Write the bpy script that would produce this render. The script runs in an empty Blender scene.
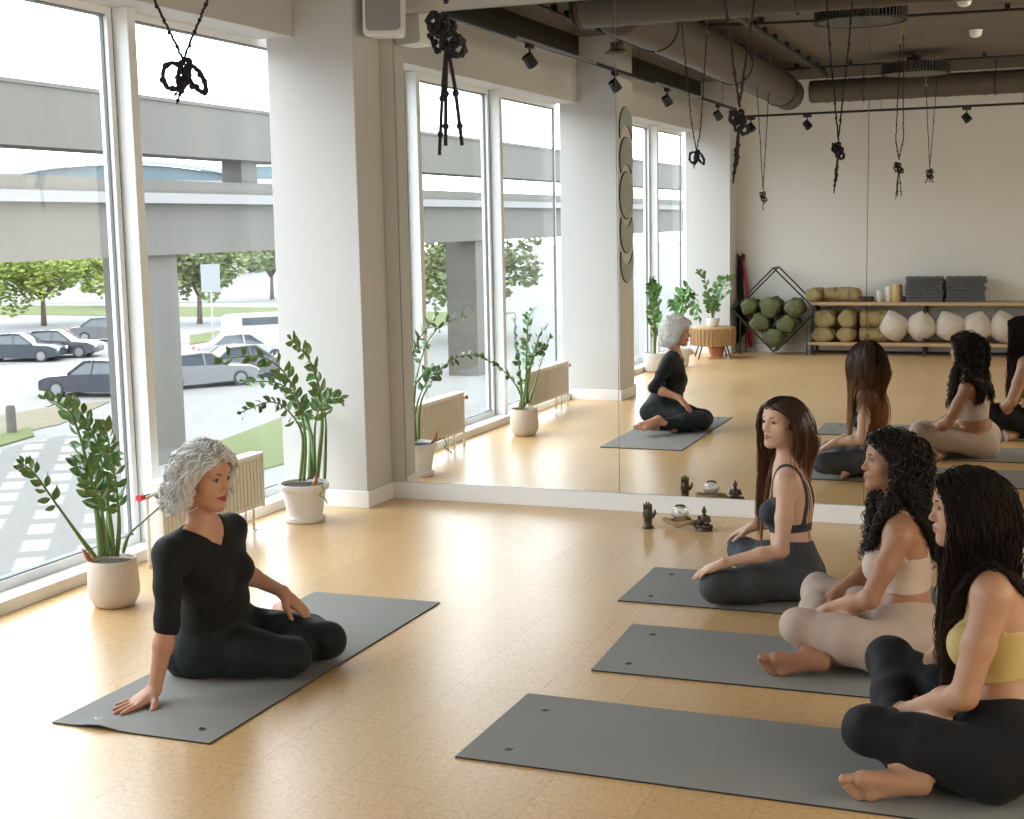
import bpy, math, random
import numpy as np
from mathutils import Vector, Matrix
PI = math.pi
scn = bpy.context.scene
COL = scn.collection

# ------------------------------------------------------------------ camera
CAM = dict(loc=(3.68214643, -7.43467469, 1.61141336), yaw=-21.32178162, pitch=7.52830139, roll=-1.14228634, f=1394.38)
def make_camera():
    cd = bpy.data.cameras.new('camera'); co = bpy.data.objects.new('camera', cd); COL.objects.link(co)
    y, p, r = (math.radians(CAM[k]) for k in ('yaw', 'pitch', 'roll'))
    f = Vector((math.sin(y)*math.cos(p), math.cos(y)*math.cos(p), -math.sin(p)))
    rt = Vector((math.cos(y), -math.sin(y), 0)); up = rt.cross(f)
    r2 = rt*math.cos(r)+up*math.sin(r); u2 = up*math.cos(r)-rt*math.sin(r)
    m = Matrix((r2, u2, -f)).transposed().to_4x4(); m.translation = Vector(CAM['loc'])
    co.matrix_world = m
    cd.sensor_fit = 'HORIZONTAL'; cd.sensor_width = 36.0; cd.lens = CAM['f']*36.0/1024.0
    cd.clip_start = 0.05; cd.clip_end = 600
    scn.camera = co
make_camera()

# ------------------------------------------------------------------ light: an overcast sky seen through the windows
world = bpy.data.worlds.new('overcast_sky'); scn.world = world; world.use_nodes = True
_bg = world.node_tree.nodes['Background']
_bg.inputs[0].default_value = (0.90, 0.95, 1.0, 1); _bg.inputs[1].default_value = 6.8
scn.view_settings.view_transform = 'Standard'; scn.view_settings.look = 'None'
scn.view_settings.gamma = 1.0; scn.view_settings.use_curve_mapping = False
scn.view_settings.exposure = 0.12
scn.cycles.max_bounces = 12; scn.cycles.diffuse_bounces = 7; scn.cycles.glossy_bounces = 6
scn.cycles.transparent_max_bounces = 24; scn.cycles.use_denoising = True
scn.cycles.caustics_reflective = True; scn.cycles.sample_clamp_indirect = 6.0; scn.cycles.blur_glossy = 0.6
def portal(name, y0, y1, z0, z1, x, flip=0):
    d = bpy.data.lights.new(name, 'AREA'); d.shape = 'RECTANGLE'; d.size = z1-z0; d.size_y = y1-y0
    d.cycles.is_portal = True
    o = bpy.data.objects.new(name, d); COL.objects.link(o)
    o.location = (x, (y0+y1)/2, (z0+z1)/2); o.rotation_euler = (0, PI/2 if flip else -PI/2, 0)
portal('window_portal', -4.80, -0.05, 0.05, 2.68, -0.72)
portal('window_portal', -9.45, -5.10, 0.05, 2.68, -0.72)
portal('window_portal', -7.8, -1.8, 1.25, 2.6, 6.36, 1)  # portal for the fill windows added in the unseen right wall

# ------------------------------------------------------------------ helpers
ROOTLOC = {}
def tag(o, label=None, cat=None, group=None, kind=None):
    if label: o['label'] = label
    if cat: o['category'] = cat
    if group: o['group'] = group
    if kind: o['kind'] = kind
    return o
def thing(name, loc, label, cat, group=None):
    o = bpy.data.objects.new(name, None); COL.objects.link(o); o.location = loc
    o.empty_display_size = 0.1
    ROOTLOC[o.name] = Vector(loc)
    return tag(o, label, cat, group)
def copy_tree(o, parent=None):
    c = o.copy(); COL.objects.link(c); c.parent = parent
    if parent is not None: c.matrix_parent_inverse = o.matrix_parent_inverse
    for ch in o.children: copy_tree(ch, c)
    return c
def dup(o, loc, rz=None, label=None, scale=None, group=None):
    c = copy_tree(o); c.location = loc
    if rz is not None: c.rotation_euler = (0, 0, rz)
    if scale is not None: c.scale = scale if hasattr(scale, '__len__') else (scale,)*3
    if label: c['label'] = label
    if group: c['group'] = group
    return c

def V3(p): return np.array(p, float)
def unit(v):
    v = V3(v); n = np.linalg.norm(v); return v/n if n > 1e-12 else v
def frame_for(d):
    d = unit(d); a = V3((0, 0, 1)) if abs(d[2]) < .9 else V3((1, 0, 0))
    u = unit(np.cross(a, d)); v = np.cross(d, u); return u, v
def spline(pts, n):
    P = np.array(pts, float); m = len(P)
    if m == 2: return P[0]+(P[1]-P[0])*np.linspace(0, 1, n)[:, None]
    t = np.linspace(0, m-1-1e-9, n); i = t.astype(int); f = (t-i)[:, None]
    g = lambda k: P[np.clip(k, 0, m-1)]
    p0, p1, p2, p3 = g(i-1), g(i), g(i+1), g(i+2)
    return .5*((2*p1)+(-p0+p2)*f+(2*p0-5*p1+4*p2-p3)*f**2+(-p0+3*p1-3*p2+p3)*f**3)

class MB:
    def __init__(s): s.v = []; s.f = []; s.mi = []; s.m = 0; s.n = 0
    def add(s, v, f):
        v = np.asarray(v, float).reshape(-1, 3); s.v.append(v)
        for q in f: s.f.append(tuple(int(k)+s.n for k in q)); s.mi.append(s.m)
        s.n += len(v); return s
    def box(s, x0, x1, y0, y1, z0, z1):
        v = [(x, y, z) for z in (z0, z1) for y in (y0, y1) for x in (x0, x1)]
        return s.add(v, [(0, 2, 3, 1), (4, 5, 7, 6), (0, 1, 5, 4), (2, 6, 7, 3), (0, 4, 6, 2), (1, 3, 7, 5)])
    def obox(s, c, ax, h):
        A = np.array([unit(a) for a in ax]); h = V3(h); c = V3(c)
        v = [c+A[0]*i*h[0]+A[1]*j*h[1]+A[2]*k*h[2] for k in (-1, 1) for j in (-1, 1) for i in (-1, 1)]
        return s.add(v, [(0, 2, 3, 1), (4, 5, 7, 6), (0, 1, 5, 4), (2, 6, 7, 3), (0, 4, 6, 2), (1, 3, 7, 5)])
    def bar(s, a, b, w, h=None, up=(0, 0, 1)):
        a = V3(a); b = V3(b); d = unit(b-a); h = h or w; up = V3(up)
        if abs(d@up) > .95: up = V3((1, 0, 0))
        u = unit(np.cross(d, up)); v = np.cross(u, d)
        return s.obox((a+b)/2, (d, u, v), (np.linalg.norm(b-a)/2, w/2, h/2))
    def tube(s, pts, r, n=8, cap=True, smooth=None):
        P = np.array(pts, float)
        if smooth: P = spline(P, smooth)
        m = len(P); r = np.asarray(r, float)*np.ones(m) if np.ndim(r) == 0 else np.interp(np.linspace(0, 1, m), np.linspace(0, 1, len(r)), r)
        T = np.gradient(P, axis=0); T /= np.linalg.norm(T, axis=1)[:, None]+1e-12
        u, _ = frame_for(T[0]); V = []
        for i in range(m):
            u = u-T[i]*(u@T[i]); u = unit(u); w = np.cross(T[i], u)
            a = np.arange(n)*2*PI/n
            V.append(P[i]+r[i]*(np.cos(a)[:, None]*u+np.sin(a)[:, None]*w))
        F = [(i*n+j, i*n+(j+1) % n, (i+1)*n+(j+1) % n, (i+1)*n+j) for i in range(m-1) for j in range(n)]
        if cap: F += [tuple(range(n-1, -1, -1)), tuple((m-1)*n+j for j in range(n))]
        return s.add(np.concatenate(V), F)
    def cyl(s, a, b, r, r2=None, n=20): return s.tube([a, b], [r, r if r2 is None else r2], n)
    def lathe(s, c, prof, n=28, sx=1, sy=1, cap=(True, True)):
        c = V3(c); V = []; a = np.arange(n)*2*PI/n
        for (r, z) in prof: V.append(np.stack([c[0]+r*sx*np.cos(a), c[1]+r*sy*np.sin(a), np.full(n, c[2]+z)], 1))
        m = len(prof)
        F = [(i*n+j, i*n+(j+1) % n, (i+1)*n+(j+1) % n, (i+1)*n+j) for i in range(m-1) for j in range(n)]
        if cap[0]: F.append(tuple(range(n-1, -1, -1)))
        if cap[1]: F.append(tuple((m-1)*n+j for j in range(n)))
        return s.add(np.concatenate(V), F)
    def ball(s, c, r, nu=16, nv=10, ax=None):
        r = V3(r)*np.ones(3); A = np.eye(3) if ax is None else np.array([unit(a) for a in ax])
        V = []
        for i in range(nv+1):
            t = PI*i/nv
            for j in range(nu):
                a = 2*PI*j/nu; p = V3((math.sin(t)*math.cos(a)*r[0], math.sin(t)*math.sin(a)*r[1], math.cos(t)*r[2])); V.append(V3(c)+p@A)
        F = [(i*nu+j, (i+1)*nu+j, (i+1)*nu+(j+1) % nu, i*nu+(j+1) % nu) for i in range(nv) for j in range(nu)]
        return s.add(V, F)
    def prism(s, poly, a, b, axis='y'):
        n = len(poly); V = []
        for t in (a, b):
            for (p, q) in poly: V.append({'y': (p, t, q), 'x': (t, p, q), 'z': (p, q, t)}[axis])
        return s.add(V, [tuple(range(n)), tuple(range(2*n-1, n-1, -1))]+[(i, i+n, (i+1) % n+n, (i+1) % n) for i in range(n)])
    def build(s, name, mats, parent=None, smooth=False, bevel=0, auto=None):
        me = bpy.data.meshes.new(name)
        V = np.concatenate(s.v) if s.v else np.zeros((0, 3))
        if parent is not None:
            p = parent; L = Vector((0, 0, 0))
            while p is not None: L = L+p.location; p = p.parent
            V = V-np.array(L)
        me.from_pydata(V.tolist(), [], s.f)
        if not isinstance(mats, (list, tuple)): mats = [mats]
        for m in mats: me.materials.append(m)
        me.polygons.foreach_set('material_index', s.mi)
        if smooth or auto: me.polygons.foreach_set('use_smooth', [True]*len(s.f))
        if auto: me.set_sharp_from_angle(angle=math.radians(auto))
        me.update()
        o = bpy.data.objects.new(name, me); COL.objects.link(o)
        if parent is not None: o.parent = parent
        if bevel:
            b = o.modifiers.new('bevel', 'BEVEL'); b.width = bevel; b.segments = 2; b.limit_method = 'ANGLE'
        return o
def struct(name, mb, mat, parent=None, **k):
    o = mb.build(name, mat, parent, **k)
    if parent is None: o['kind'] = 'structure'
    return o

# ------------------------------------------------------------------ materials
def mat(name, col, rough=.6, metal=0, spec=.5, noise=None, bump=None, coat=0, stretch=(1, 1, 1), trans=0, sheen=0, sss=0, emit=None, coords='Object'):
    m = bpy.data.materials.new(name); m.use_nodes = True; nt = m.node_tree; N = nt.nodes; L = nt.links
    b = N['Principled BSDF']; c = tuple(col)+(1,)
    b.inputs['Base Color'].default_value = c; b.inputs['Roughness'].default_value = rough
    b.inputs['Metallic'].default_value = metal; b.inputs['Specular IOR Level'].default_value = spec
    if coat: b.inputs['Coat Weight'].default_value = coat; b.inputs['Coat Roughness'].default_value = .25
    if sheen: b.inputs['Sheen Weight'].default_value = sheen; b.inputs['Sheen Roughness'].default_value = .5
    if trans: b.inputs['Transmission Weight'].default_value = trans
    if sss: b.inputs['Subsurface Weight'].default_value = sss; b.inputs['Subsurface Scale'].default_value = .012; b.inputs['Subsurface Radius'].default_value = (1, .35, .2)
    if emit: b.inputs['Emission Color'].default_value = tuple(emit[0])+(1,); b.inputs['Emission Strength'].default_value = emit[1]
    tc = N.new('ShaderNodeTexCoord'); mp = N.new('ShaderNodeMapping'); mp.inputs['Scale'].default_value = stretch
    L.new(tc.outputs[coords], mp.inputs[0])
    if noise:                                # (scale, colour2, amount[, detail])
        n = N.new('ShaderNodeTexNoise'); n.inputs['Scale'].default_value = noise[0]; n.inputs['Detail'].default_value = noise[3] if len(noise) > 3 else 4
        L.new(mp.outputs[0], n.inputs[0])
        r = N.new('ShaderNodeValToRGB'); r.color_ramp.elements[0].position = .5-.5*.5; r.color_ramp.elements[1].position = .5+.25
        r.color_ramp.elements[0].color = tuple(x*(1-noise[2])+y*noise[2] for x, y in zip(col, noise[1]))+(1,)
        r.color_ramp.elements[1].color = c
        L.new(n.outputs[0], r.inputs[0]); L.new(r.outputs[0], b.inputs['Base Color'])
    if bump:                                 # (scale, strength[, distance])
        n = N.new('ShaderNodeTexNoise'); n.inputs['Scale'].default_value = bump[0]; n.inputs['Detail'].default_value = 3
        L.new(mp.outputs[0], n.inputs[0])
        bp = N.new('ShaderNodeBump'); bp.inputs['Strength'].default_value = bump[1]; bp.inputs['Distance'].default_value = bump[2] if len(bump) > 2 else .01
        L.new(n.outputs[0], bp.inputs['Height']); L.new(bp.outputs[0], b.inputs['Normal'])
    return m

def mat_cork():
    m = bpy.data.materials.new('cork_floor'); m.use_nodes = True; nt = m.node_tree; N = nt.nodes; L = nt.links; b = N['Principled BSDF']
    tc = N.new('ShaderNodeTexCoord')
    mp = N.new('ShaderNodeMapping'); mp.inputs['Scale'].default_value = (1.5, 1, 1); L.new(tc.outputs['Object'], mp.inputs[0])
    n1 = N.new('ShaderNodeTexNoise'); n1.inputs['Scale'].default_value = 46; n1.inputs['Detail'].default_value = 8; n1.inputs['Roughness'].default_value = .78; n1.inputs['Distortion'].default_value = .5
    n2 = N.new('ShaderNodeTexNoise'); n2.inputs['Scale'].default_value = 1.1; n2.inputs['Detail'].default_value = 2
    L.new(mp.outputs[0], n1.inputs[0]); L.new(mp.outputs[0], n2.inputs[0])
    r = N.new('ShaderNodeValToRGB'); e = r.color_ramp.elements
    e[0].position = .32; e[0].color = (.42, .235, .095, 1); e[1].position = .66; e[1].color = (.76, .51, .26, 1)
    k = r.color_ramp.elements.new(.46); k.color = (.65, .41, .185, 1)
    L.new(n1.outputs[0], r.inputs[0])
    # tile seams: 0.60 m boards running toward the mirror, end joints every 0.9 m
    br = N.new('ShaderNodeTexBrick'); mp2 = N.new('ShaderNodeMapping'); mp2.inputs['Rotation'].default_value = (0, 0, PI/2)
    mp2.inputs['Location'].default_value = (.1, .05, 0)
    L.new(tc.outputs['Object'], mp2.inputs[0]); L.new(mp2.outputs[0], br.inputs['Vector'])
    br.inputs['Scale'].default_value = 1; br.inputs['Brick Width'].default_value = .9; br.inputs['Row Height'].default_value = .30
    br.inputs['Mortar Size'].default_value = .0022; br.inputs['Mortar Smooth'].default_value = .3
    br.inputs['Color1'].default_value = (1, 1, 1, 1); br.inputs['Color2'].default_value = (.90, .89, .87, 1); br.inputs['Mortar'].default_value = (.74, .70, .66, 1)
    mx = N.new('ShaderNodeMix'); mx.data_type = 'RGBA'; mx.blend_type = 'MULTIPLY'; mx.inputs['Factor'].default_value = 1
    L.new(r.outputs[0], mx.inputs['A']); L.new(br.outputs['Color'], mx.inputs['B'])
    L.new(mx.outputs['Result'], b.inputs['Base Color'])
    rr = N.new('ShaderNodeMapRange'); rr.inputs['To Min'].default_value = .26; rr.inputs['To Max'].default_value = .36
    L.new(n2.outputs[0], rr.inputs[0]); L.new(rr.outputs[0], b.inputs['Roughness'])
    b.inputs['Specular IOR Level'].default_value = 1.0
    bp = N.new('ShaderNodeBump'); bp.inputs['Strength'].default_value = .05; bp.inputs['Distance'].default_value = .002
    L.new(n1.outputs[0], bp.inputs['Height']); L.new(bp.outputs[0], b.inputs['Normal'])
    return m
def mat_glass(name='window_glass', tint=(.93, .95, .95)):
    m = bpy.data.materials.new(name); m.use_nodes = True; nt = m.node_tree; N = nt.nodes; L = nt.links
    N.remove(N['Principled BSDF']); o = N['Material Output']
    t = N.new('ShaderNodeBsdfTransparent'); t.inputs[0].default_value = tuple(tint)+(1,)
    g = N.new('ShaderNodeBsdfGlossy'); g.inputs['Roughness'].default_value = .02; g.inputs[0].default_value = (.9, .95, 1, 1)
    lw = N.new('ShaderNodeLayerWeight'); pw = N.new('ShaderNodeMath'); pw.operation = 'POWER'; pw.inputs[1].default_value = 4
    f = N.new('ShaderNodeMath'); f.operation = 'MULTIPLY_ADD'; f.inputs[1].default_value = .28; f.inputs[2].default_value = .012
    L.new(lw.outputs['Facing'], pw.inputs[0]); L.new(pw.outputs[0], f.inputs[0])
    mx = N.new('ShaderNodeMixShader'); L.new(f.outputs[0], mx.inputs[0]); L.new(t.outputs[0], mx.inputs[1]); L.new(g.outputs[0], mx.inputs[2]); L.new(mx.outputs[0], o.inputs[0])
    return m
def mat_mirror():
    m = bpy.data.materials.new('mirror_silver'); m.use_nodes = True; nt = m.node_tree; N = nt.nodes; L = nt.links
    N.remove(N['Principled BSDF']); o = N['Material Output']
    g = N.new('ShaderNodeBsdfGlossy'); g.inputs['Roughness'].default_value = 0.0; g.inputs[0].default_value = (.92, .93, .915, 1)
    L.new(g.outputs[0], o.inputs[0]); return m
def mat_speck(name, col, col2, scale, rough=.8, thr=.5, bump=.2):
    return mat(name, col, rough, noise=(scale, col2, 1.0), bump=(scale*1.5, bump, .004))
# ================================================================== ROOM SHELL
M_wall = mat('white_wall_paint', (.585, .57, .555), .85, noise=(1.3, (.565, .55, .535), .5), bump=(90, .04))
M_trim = mat('white_trim_paint', (.84, .84, .84), .45)
M_frame = mat('white_window_frame', (.80, .81, .82), .35)
M_gasket = mat('grey_gasket', (.16, .17, .17), .6)
M_ceil = mat('concrete_ceiling', (.115, .093, .075), .95, noise=(2.5, (.088, .072, .058), .8), bump=(30, .15))
M_dark = mat('dark_brown_beam', (.035, .030, .027), .8)
M_black = mat('matt_black_metal', (.010, .010, .010), .55)
M_white_pl = mat('white_plastic', (.80, .80, .78), .35)
M_floor = mat_cork(); M_glass = mat_glass(); M_glass_fill = mat_glass('amber_fill_glass', (.98, .90, .78)); M_mirror = mat_mirror()  # amber glass warms the light of the added right-hand windows
XL, XR, YB, ZC = -.62, 6.2, -9.75, 3.27
struct('floor', MB().box(XL-.06, XR, YB-.1, .15, -.12, 0), M_floor)
struct('ceiling', MB().box(XL-.06, XR, YB-.1, .15, ZC, ZC+.12), M_ceil)
b = MB().box(XL-.06, XR, .012, .15, 0, ZC); b.box(-.0, XR, 0.0005, .012, 2.82, ZC); b.box(0, .088, 0.0, .012, .0, 2.82)
struct('wall_mirror', b, M_wall)
M_wall_b = mat('brightened_back_wall_paint', (.70, .685, .65), .85, noise=(1.3, (.68, .665, .63), .5), bump=(90, .04))  # same wall paint, lightened to make up for weak light back there
struct('wall_back', MB().box(XL-.06, XR, YB-.12, YB, 0, ZC), M_wall_b)
b = MB().box(XR, XR+.12, YB-.12, .15, 0, 1.25); b.box(XR, XR+.12, YB-.12, .15, 2.6, ZC)
for (q0, q1) in ((YB-.12, -7.8), (-4.85, -4.75), (-1.8, .15)): b.box(XR, XR+.12, q0, q1, 1.25, 2.6)
struct('wall_right', b, M_wall)
for k, (q0, q1) in enumerate(((-7.8, -4.85), (-4.75, -1.8))):  # unseen windows, added as warm fill light for the right side
    b = MB(); b.box(XR+.03, XR+.09, q0, q1, 1.25, 1.3); b.box(XR+.03, XR+.09, q0, q1, 2.55, 2.6); b.box(XR+.03, XR+.09, q0, q0+.05, 1.3, 2.55); b.box(XR+.03, XR+.09, q1-.05, q1, 1.3, 2.55)
    f = struct('window_%d' % (7+k), b, M_frame); MB().box(XR+.058, XR+.062, q0+.05, q1-.05, 1.3, 2.55).build('window_pane', M_glass_fill, f)
struct('baseboard_mirror', MB().box(.0, XR, -.016, .0, 0, .099), M_trim, bevel=.003)
struct('baseboard_back', MB().box(0, XR, YB, YB+.015, 0, .09), M_trim)
def column(y0, y1, capz=3.09, sides=(True, True)):
    b = MB().box(-.55, 0, y0, y1, 0, ZC); struct('column', b, M_wall, bevel=.004)
    s = MB()
    s.box(.0, .014, y0-(.014 if sides[0] else 0), y1+(.014 if sides[1] else 0), 0, .098)
    if sides[0]: s.box(-.47, 0, y0-.014, y0, 0, .098)
    if sides[1]: s.box(-.47, 0, y1, y1+.014, 0, .098)
    struct('baseboard_column', s, M_trim, bevel=.003)
column(-.33, .0, sides=(True, False)); column(-5.20, -4.73); column(-9.75, -9.37, sides=(False, True))
bi = 0
wn = 0
for (y0, y1, ms) in ((-4.80, -.05, (-3.20, -1.635)), (-9.45, -5.10, (-7.98, -6.58))):
    struct('lintel', MB().box(XL-.06, -.375, max(y0, -4.73 if y0 > -5 else -9.37), min(y1, -.33 if y0 > -5 else -5.2), 2.69, 3.07), M_wall, bevel=.003)
    struct('beam_shade_1' if bi == 0 else 'beam_shade_2', MB().box(XL-.06, -.355, max(y0, -4.73 if y0 > -5 else -9.37), min(y1, -.33 if y0 > -5 else -5.2), 3.07, ZC), M_dark)  # dark beam strip, the shadow of the recess put into its colour
    struct('sill', MB().box(XL-.06, -.474, y0, y1, 0, .058), M_trim, bevel=.003)
    bi += 1
    for my in ms:
        b = MB().box(-.68, -.515, my-.032, my+.032, .058, 2.69)
        struct('mullion', b, M_frame, bevel=.003)
    edges = [y0]+[m for m in ms]+[y1]
    for k in range(3):
        wn += 1
        a = edges[k]+(.032 if k else 0); c = edges[k+1]-(.032 if k < 2 else 0)
        b = MB(); x0, x1 = -.665, -.60
        w = .045
        b.box(x0, x1, a, c, .058, .058+w); b.box(x0, x1, a, c, 2.655, 2.72)
        wa, wc = (w if k else .02), (w if k < 2 else .012)
        b.box(*((x0, x1) if k else (-.642, -.620)), a, a+wa, .058+w, 2.655); b.box(*((x0, x1) if k < 2 else (-.642, -.620)), c-wc, c, .058+w, 2.655)
        b.m = 1; g = .006
        b.box(-.640, -.622, a+wa, a+wa+g, .058+w, 2.655); b.box(-.640, -.622, c-wc-g, c-wc, .058+w, 2.655)
        b.box(x0+.01, x1-.01, a+wa, c-wc, .058+w, .058+w+g); b.box(x0+.01, x1-.01, a+wa, c-wc, 2.655-g, 2.655)
        b.box(x1-.002, x1+.002, a+.004, a+.009, .06, 2.69) if k else None; b.box(x1-.002, x1+.002, c-.009, c-.004, .06, 2.69) if k < 2 else None
        f = struct('window_%d' % wn, b, [M_frame, M_gasket])
        p = MB().box(-.634, -.630, a+wa, c-wc, .058+w, 2.655).build('window_pane', M_glass, f)
# mirror panels
mlab = ['left mirror panel beside the white column, reflecting the windows and plants',
        'middle mirror panel reflecting the seated teacher, rattan stand and green bolsters',
        'right mirror panel reflecting the grey blankets and pale cushions on the shelf',
        'mirror panel beyond the right edge of the frame']
M_medge = mat('mirror_edge', (.45, .52, .48), .3)
xs = [.092, 1.423, 2.770, 4.118, 5.47]
for i in range(3):
    b = MB().box(xs[i]+.0015, xs[i+1]-.0015, -.0005, .0115, .101, 2.816); b.mi = [1, 1, 0, 1, 1, 1]
    o = b.build('mirror_panel', [M_mirror, M_medge]); tag(o, mlab[i] if i < 3 else mlab[3], 'mirror', 'mirror panels on the wall')
# ================================================================== OUTSIDE (street level is 4.9 m below the studio floor)
GZ = -4.9
rng = random.Random(7)
M_conc = mat('weathered_concrete', (0.0892, 0.0818, 0.0706), .9, noise=(.6, (0.0700, 0.0653, 0.0571), .8), bump=(8, .1), stretch=(1, 1, .25))
M_conc2 = mat('pale_concrete_ledge', (0.1620, 0.1598, 0.1575), .85)
M_asph = mat('pale_asphalt', (0.1792, 0.1752, 0.1711), .95, noise=(.8, (0.1570, 0.1531, 0.1505), .8), spec=.1)
M_road = mat('road_asphalt', (0.1735, 0.1735, 0.1782), .9, spec=.1)
M_grass = mat('lawn_grass', (0.0793, 0.0994, 0.0372), 1, noise=(1.2, (0.1042, 0.1091, 0.0545), .8), spec=.1)
M_sand = mat('sandy_verge', (0.1462, 0.1235, 0.0958), 1, noise=(1.5, (0.1210, 0.1109, 0.0706), .9), spec=.1)
M_pale = mat('pale_paving', (0.1982, 0.1953, 0.1901), .9, spec=.1)
def ground_sheet(name, poly, m, z):
    b = MB(); n = len(poly)
    b.add([(x, y, GZ+z-.3) for x, y in poly]+[(x, y, GZ+z) for x, y in poly], [tuple(range(n-1, -1, -1)), tuple(range(n, 2*n))]+[(i, (i+1) % n, (i+1) % n+n, i+n) for i in range(n)])
    return struct(name, b, m)
ground_sheet('parking_ground', [(-140, -430), (-1.2, -430), (-1.2, 200), (-140, 200)], M_asph, 0)
# road band, verges and paving (real street strips; both along the road direction)
ground_sheet('road_strip', [(-46.63, 45.26), (-42.21, 72.34), (-56.65, 97.61), (-69.34, 69.33)], M_road, .02)
ground_sheet('lawn', [(-84.47, 85.37), (-48.45, 83.26), (-55.11, 94.91), (-96.09, 97.69)], M_grass, .04)
ground_sheet('road_strip', [(-97.58, 99.27), (-59.98, 103.44), (-104.97, 182.16), (-153.67, 158.73)], M_asph, .05)
ground_sheet('verge', [(-32.06, 30.28), (-31.66, 35.58), (-30.48, 37.07), (-28.12, 31.21), (-28.15, 26.09)], M_sand, .04)
ground_sheet('lawn', [(-27.85, 25.77), (-28.67, 30.35), (-27.09, 28.67), (-26.17, 23.96)], M_grass, .06)
ground_sheet('lawn', [(-20.20, 28.09), (-22.13, 39.51), (-16.07, 28.37), (-16.50, 23.57)], M_grass, .05)
ground_sheet('lawn', [(-46.98, 66.88), (-48.45, 83.26), (-44.11, 75.68), (-42.94, 60.92)], M_grass, .05)
ground_sheet('paving', [(-9.75, 10.73), (-16.89, 30.53), (-9.37, 16.48), (-6.05, 6.61)], M_pale, .03)
m = bpy.data.materials.new('dashed_paving'); m.use_nodes = True; _N = m.node_tree.nodes; _L = m.node_tree.links
_tc = _N.new('ShaderNodeTexCoord'); _mp = _N.new('ShaderNodeMapping'); _mp.inputs['Rotation'].default_value = (0, 0, .95); _br = _N.new('ShaderNodeTexBrick')
_N['Principled BSDF'].inputs['Roughness'].default_value = 1; _N['Principled BSDF'].inputs['Specular IOR Level'].default_value = .05
_L.new(_tc.outputs['Object'], _mp.inputs[0]); _L.new(_mp.outputs[0], _br.inputs['Vector']); _L.new(_br.outputs['Color'], _N['Principled BSDF'].inputs['Base Color'])
for k_, v_ in (('Scale', 1), ('Brick Width', 1.7), ('Row Height', 1.15), ('Mortar Size', .36), ('Mortar Smooth', .3)): _br.inputs[k_].default_value = v_
_br.inputs['Color1'].default_value = (.23, .225, .215, 1); _br.inputs['Color2'].default_value = (.21, .205, .198, 1); _br.inputs['Mortar'].default_value = (.135, .132, .126, 1)
ground_sheet('dashed_paving', [(-25.43, 22.78), (-26.25, 26.57), (-26.09, 32.95), (-19.50, 24.34), (-9.75, 10.73), (-6.43, 2.64)], m, .045)
# ---- overpass
OX = -19.5
b = MB().box(OX-1.1, OX, -420, 200, 3.74, 5.20); struct('overpass_beam', b, M_conc)
b = MB().box(OX-1.3, OX+.05, -420, 200, 5.2, 5.30); struct('overpass_coping', b, M_conc)
b = MB().box(OX-1.1, OX, -420, 200, 2.68, 3.05); struct('overpass_parapet', b, M_conc)
b = MB().box(OX-1.1, OX, -420, 200, .98, 2.40); struct('overpass_beam', b, M_conc)
b = MB().box(OX-1.4, OX+.3, -420, 200, 2.40, 2.68); struct('overpass_coping', b, M_conc2)
for y in (24.9, -50, 60, 98):
    struct('overpass_pier', MB().box(OX-1.6, OX-.2, y, y+1.5, GZ-.1, 1.1), M_conc)
for y in (30.2, 2, -30):
    struct('overpass_post', MB().box(OX-1.0, OX-.3, y, y+.9, 3.0, 3.8), M_conc)
# glimpsed in the mirror: the near pier
struct('overpass_pier', MB().box(OX-1.6, OX-.2, -24.0, -19.3, GZ-.1, 1.1), M_conc)
struct('lawn', MB().box(-60, -34, -90, -24, GZ-.02, GZ+.05), M_grass)
# ---- far buildings
M_fb = mat('distant_pale_facade', (.22, .225, .23), .8); M_fg = mat('distant_blue_glass', (0.0560, 0.0880, 0.1040), .5)
def arched_hall(c, w, h, dp, lab):
    t = thing('terminal_hall', (c[0], c[1], GZ), lab, 'building')
    n = 16; d = unit((0.35, .94, 0)); q = V3((-d[1], d[0], 0))
    def arch(hh, ww): return [(-ww/2+ww*i/n, hh*math.sin(PI*i/n)**.8) for i in range(n+1)]
    def ex(bm, prof, base, t0, t1):
        m = len(prof); V = []
        for tt in (t0, t1):
            for (a, z) in prof: V.append(V3(c)+d*a+q*tt+V3((0, 0, base+z)))
        bm.add(V, [tuple(range(m)), tuple(range(2*m-1, m-1, -1))]+[(i, i+m, (i+1) % m+m, (i+1) % m) for i in range(m)])
    b1 = MB(); ex(b1, [(-w/2, 0), (w/2, 0), (w/2, h*.84), (-w/2, h*.84)], 0, 0, dp); b1.build('facade', M_fb, t)
    b2 = MB(); ex(b2, arch(h*.13, w*.96), h*.84, .5, dp); b2.build('glass_vault', M_fg, t)
    b3 = MB()
    A = arch(h*.15, w); 
    for i in range(n): b3.bar(V3(c)+d*A[i][0]+V3((0, 0, h*.84+A[i][1])), V3(c)+d*A[i+1][0]+V3((0, 0, h*.84+A[i+1][1])), .8, .5)
    b3.build('roof_rim', M_fb, t)
arched_hall((-118, 160, GZ), 42, 16.6, 20, 'distant hall with an arched blue glass roof, seen left of the white mullion')
arched_hall((-122, 210, GZ), 44, 18.2, 20, 'distant hall with an arched blue glass roof, seen right of the white mullion')
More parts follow.
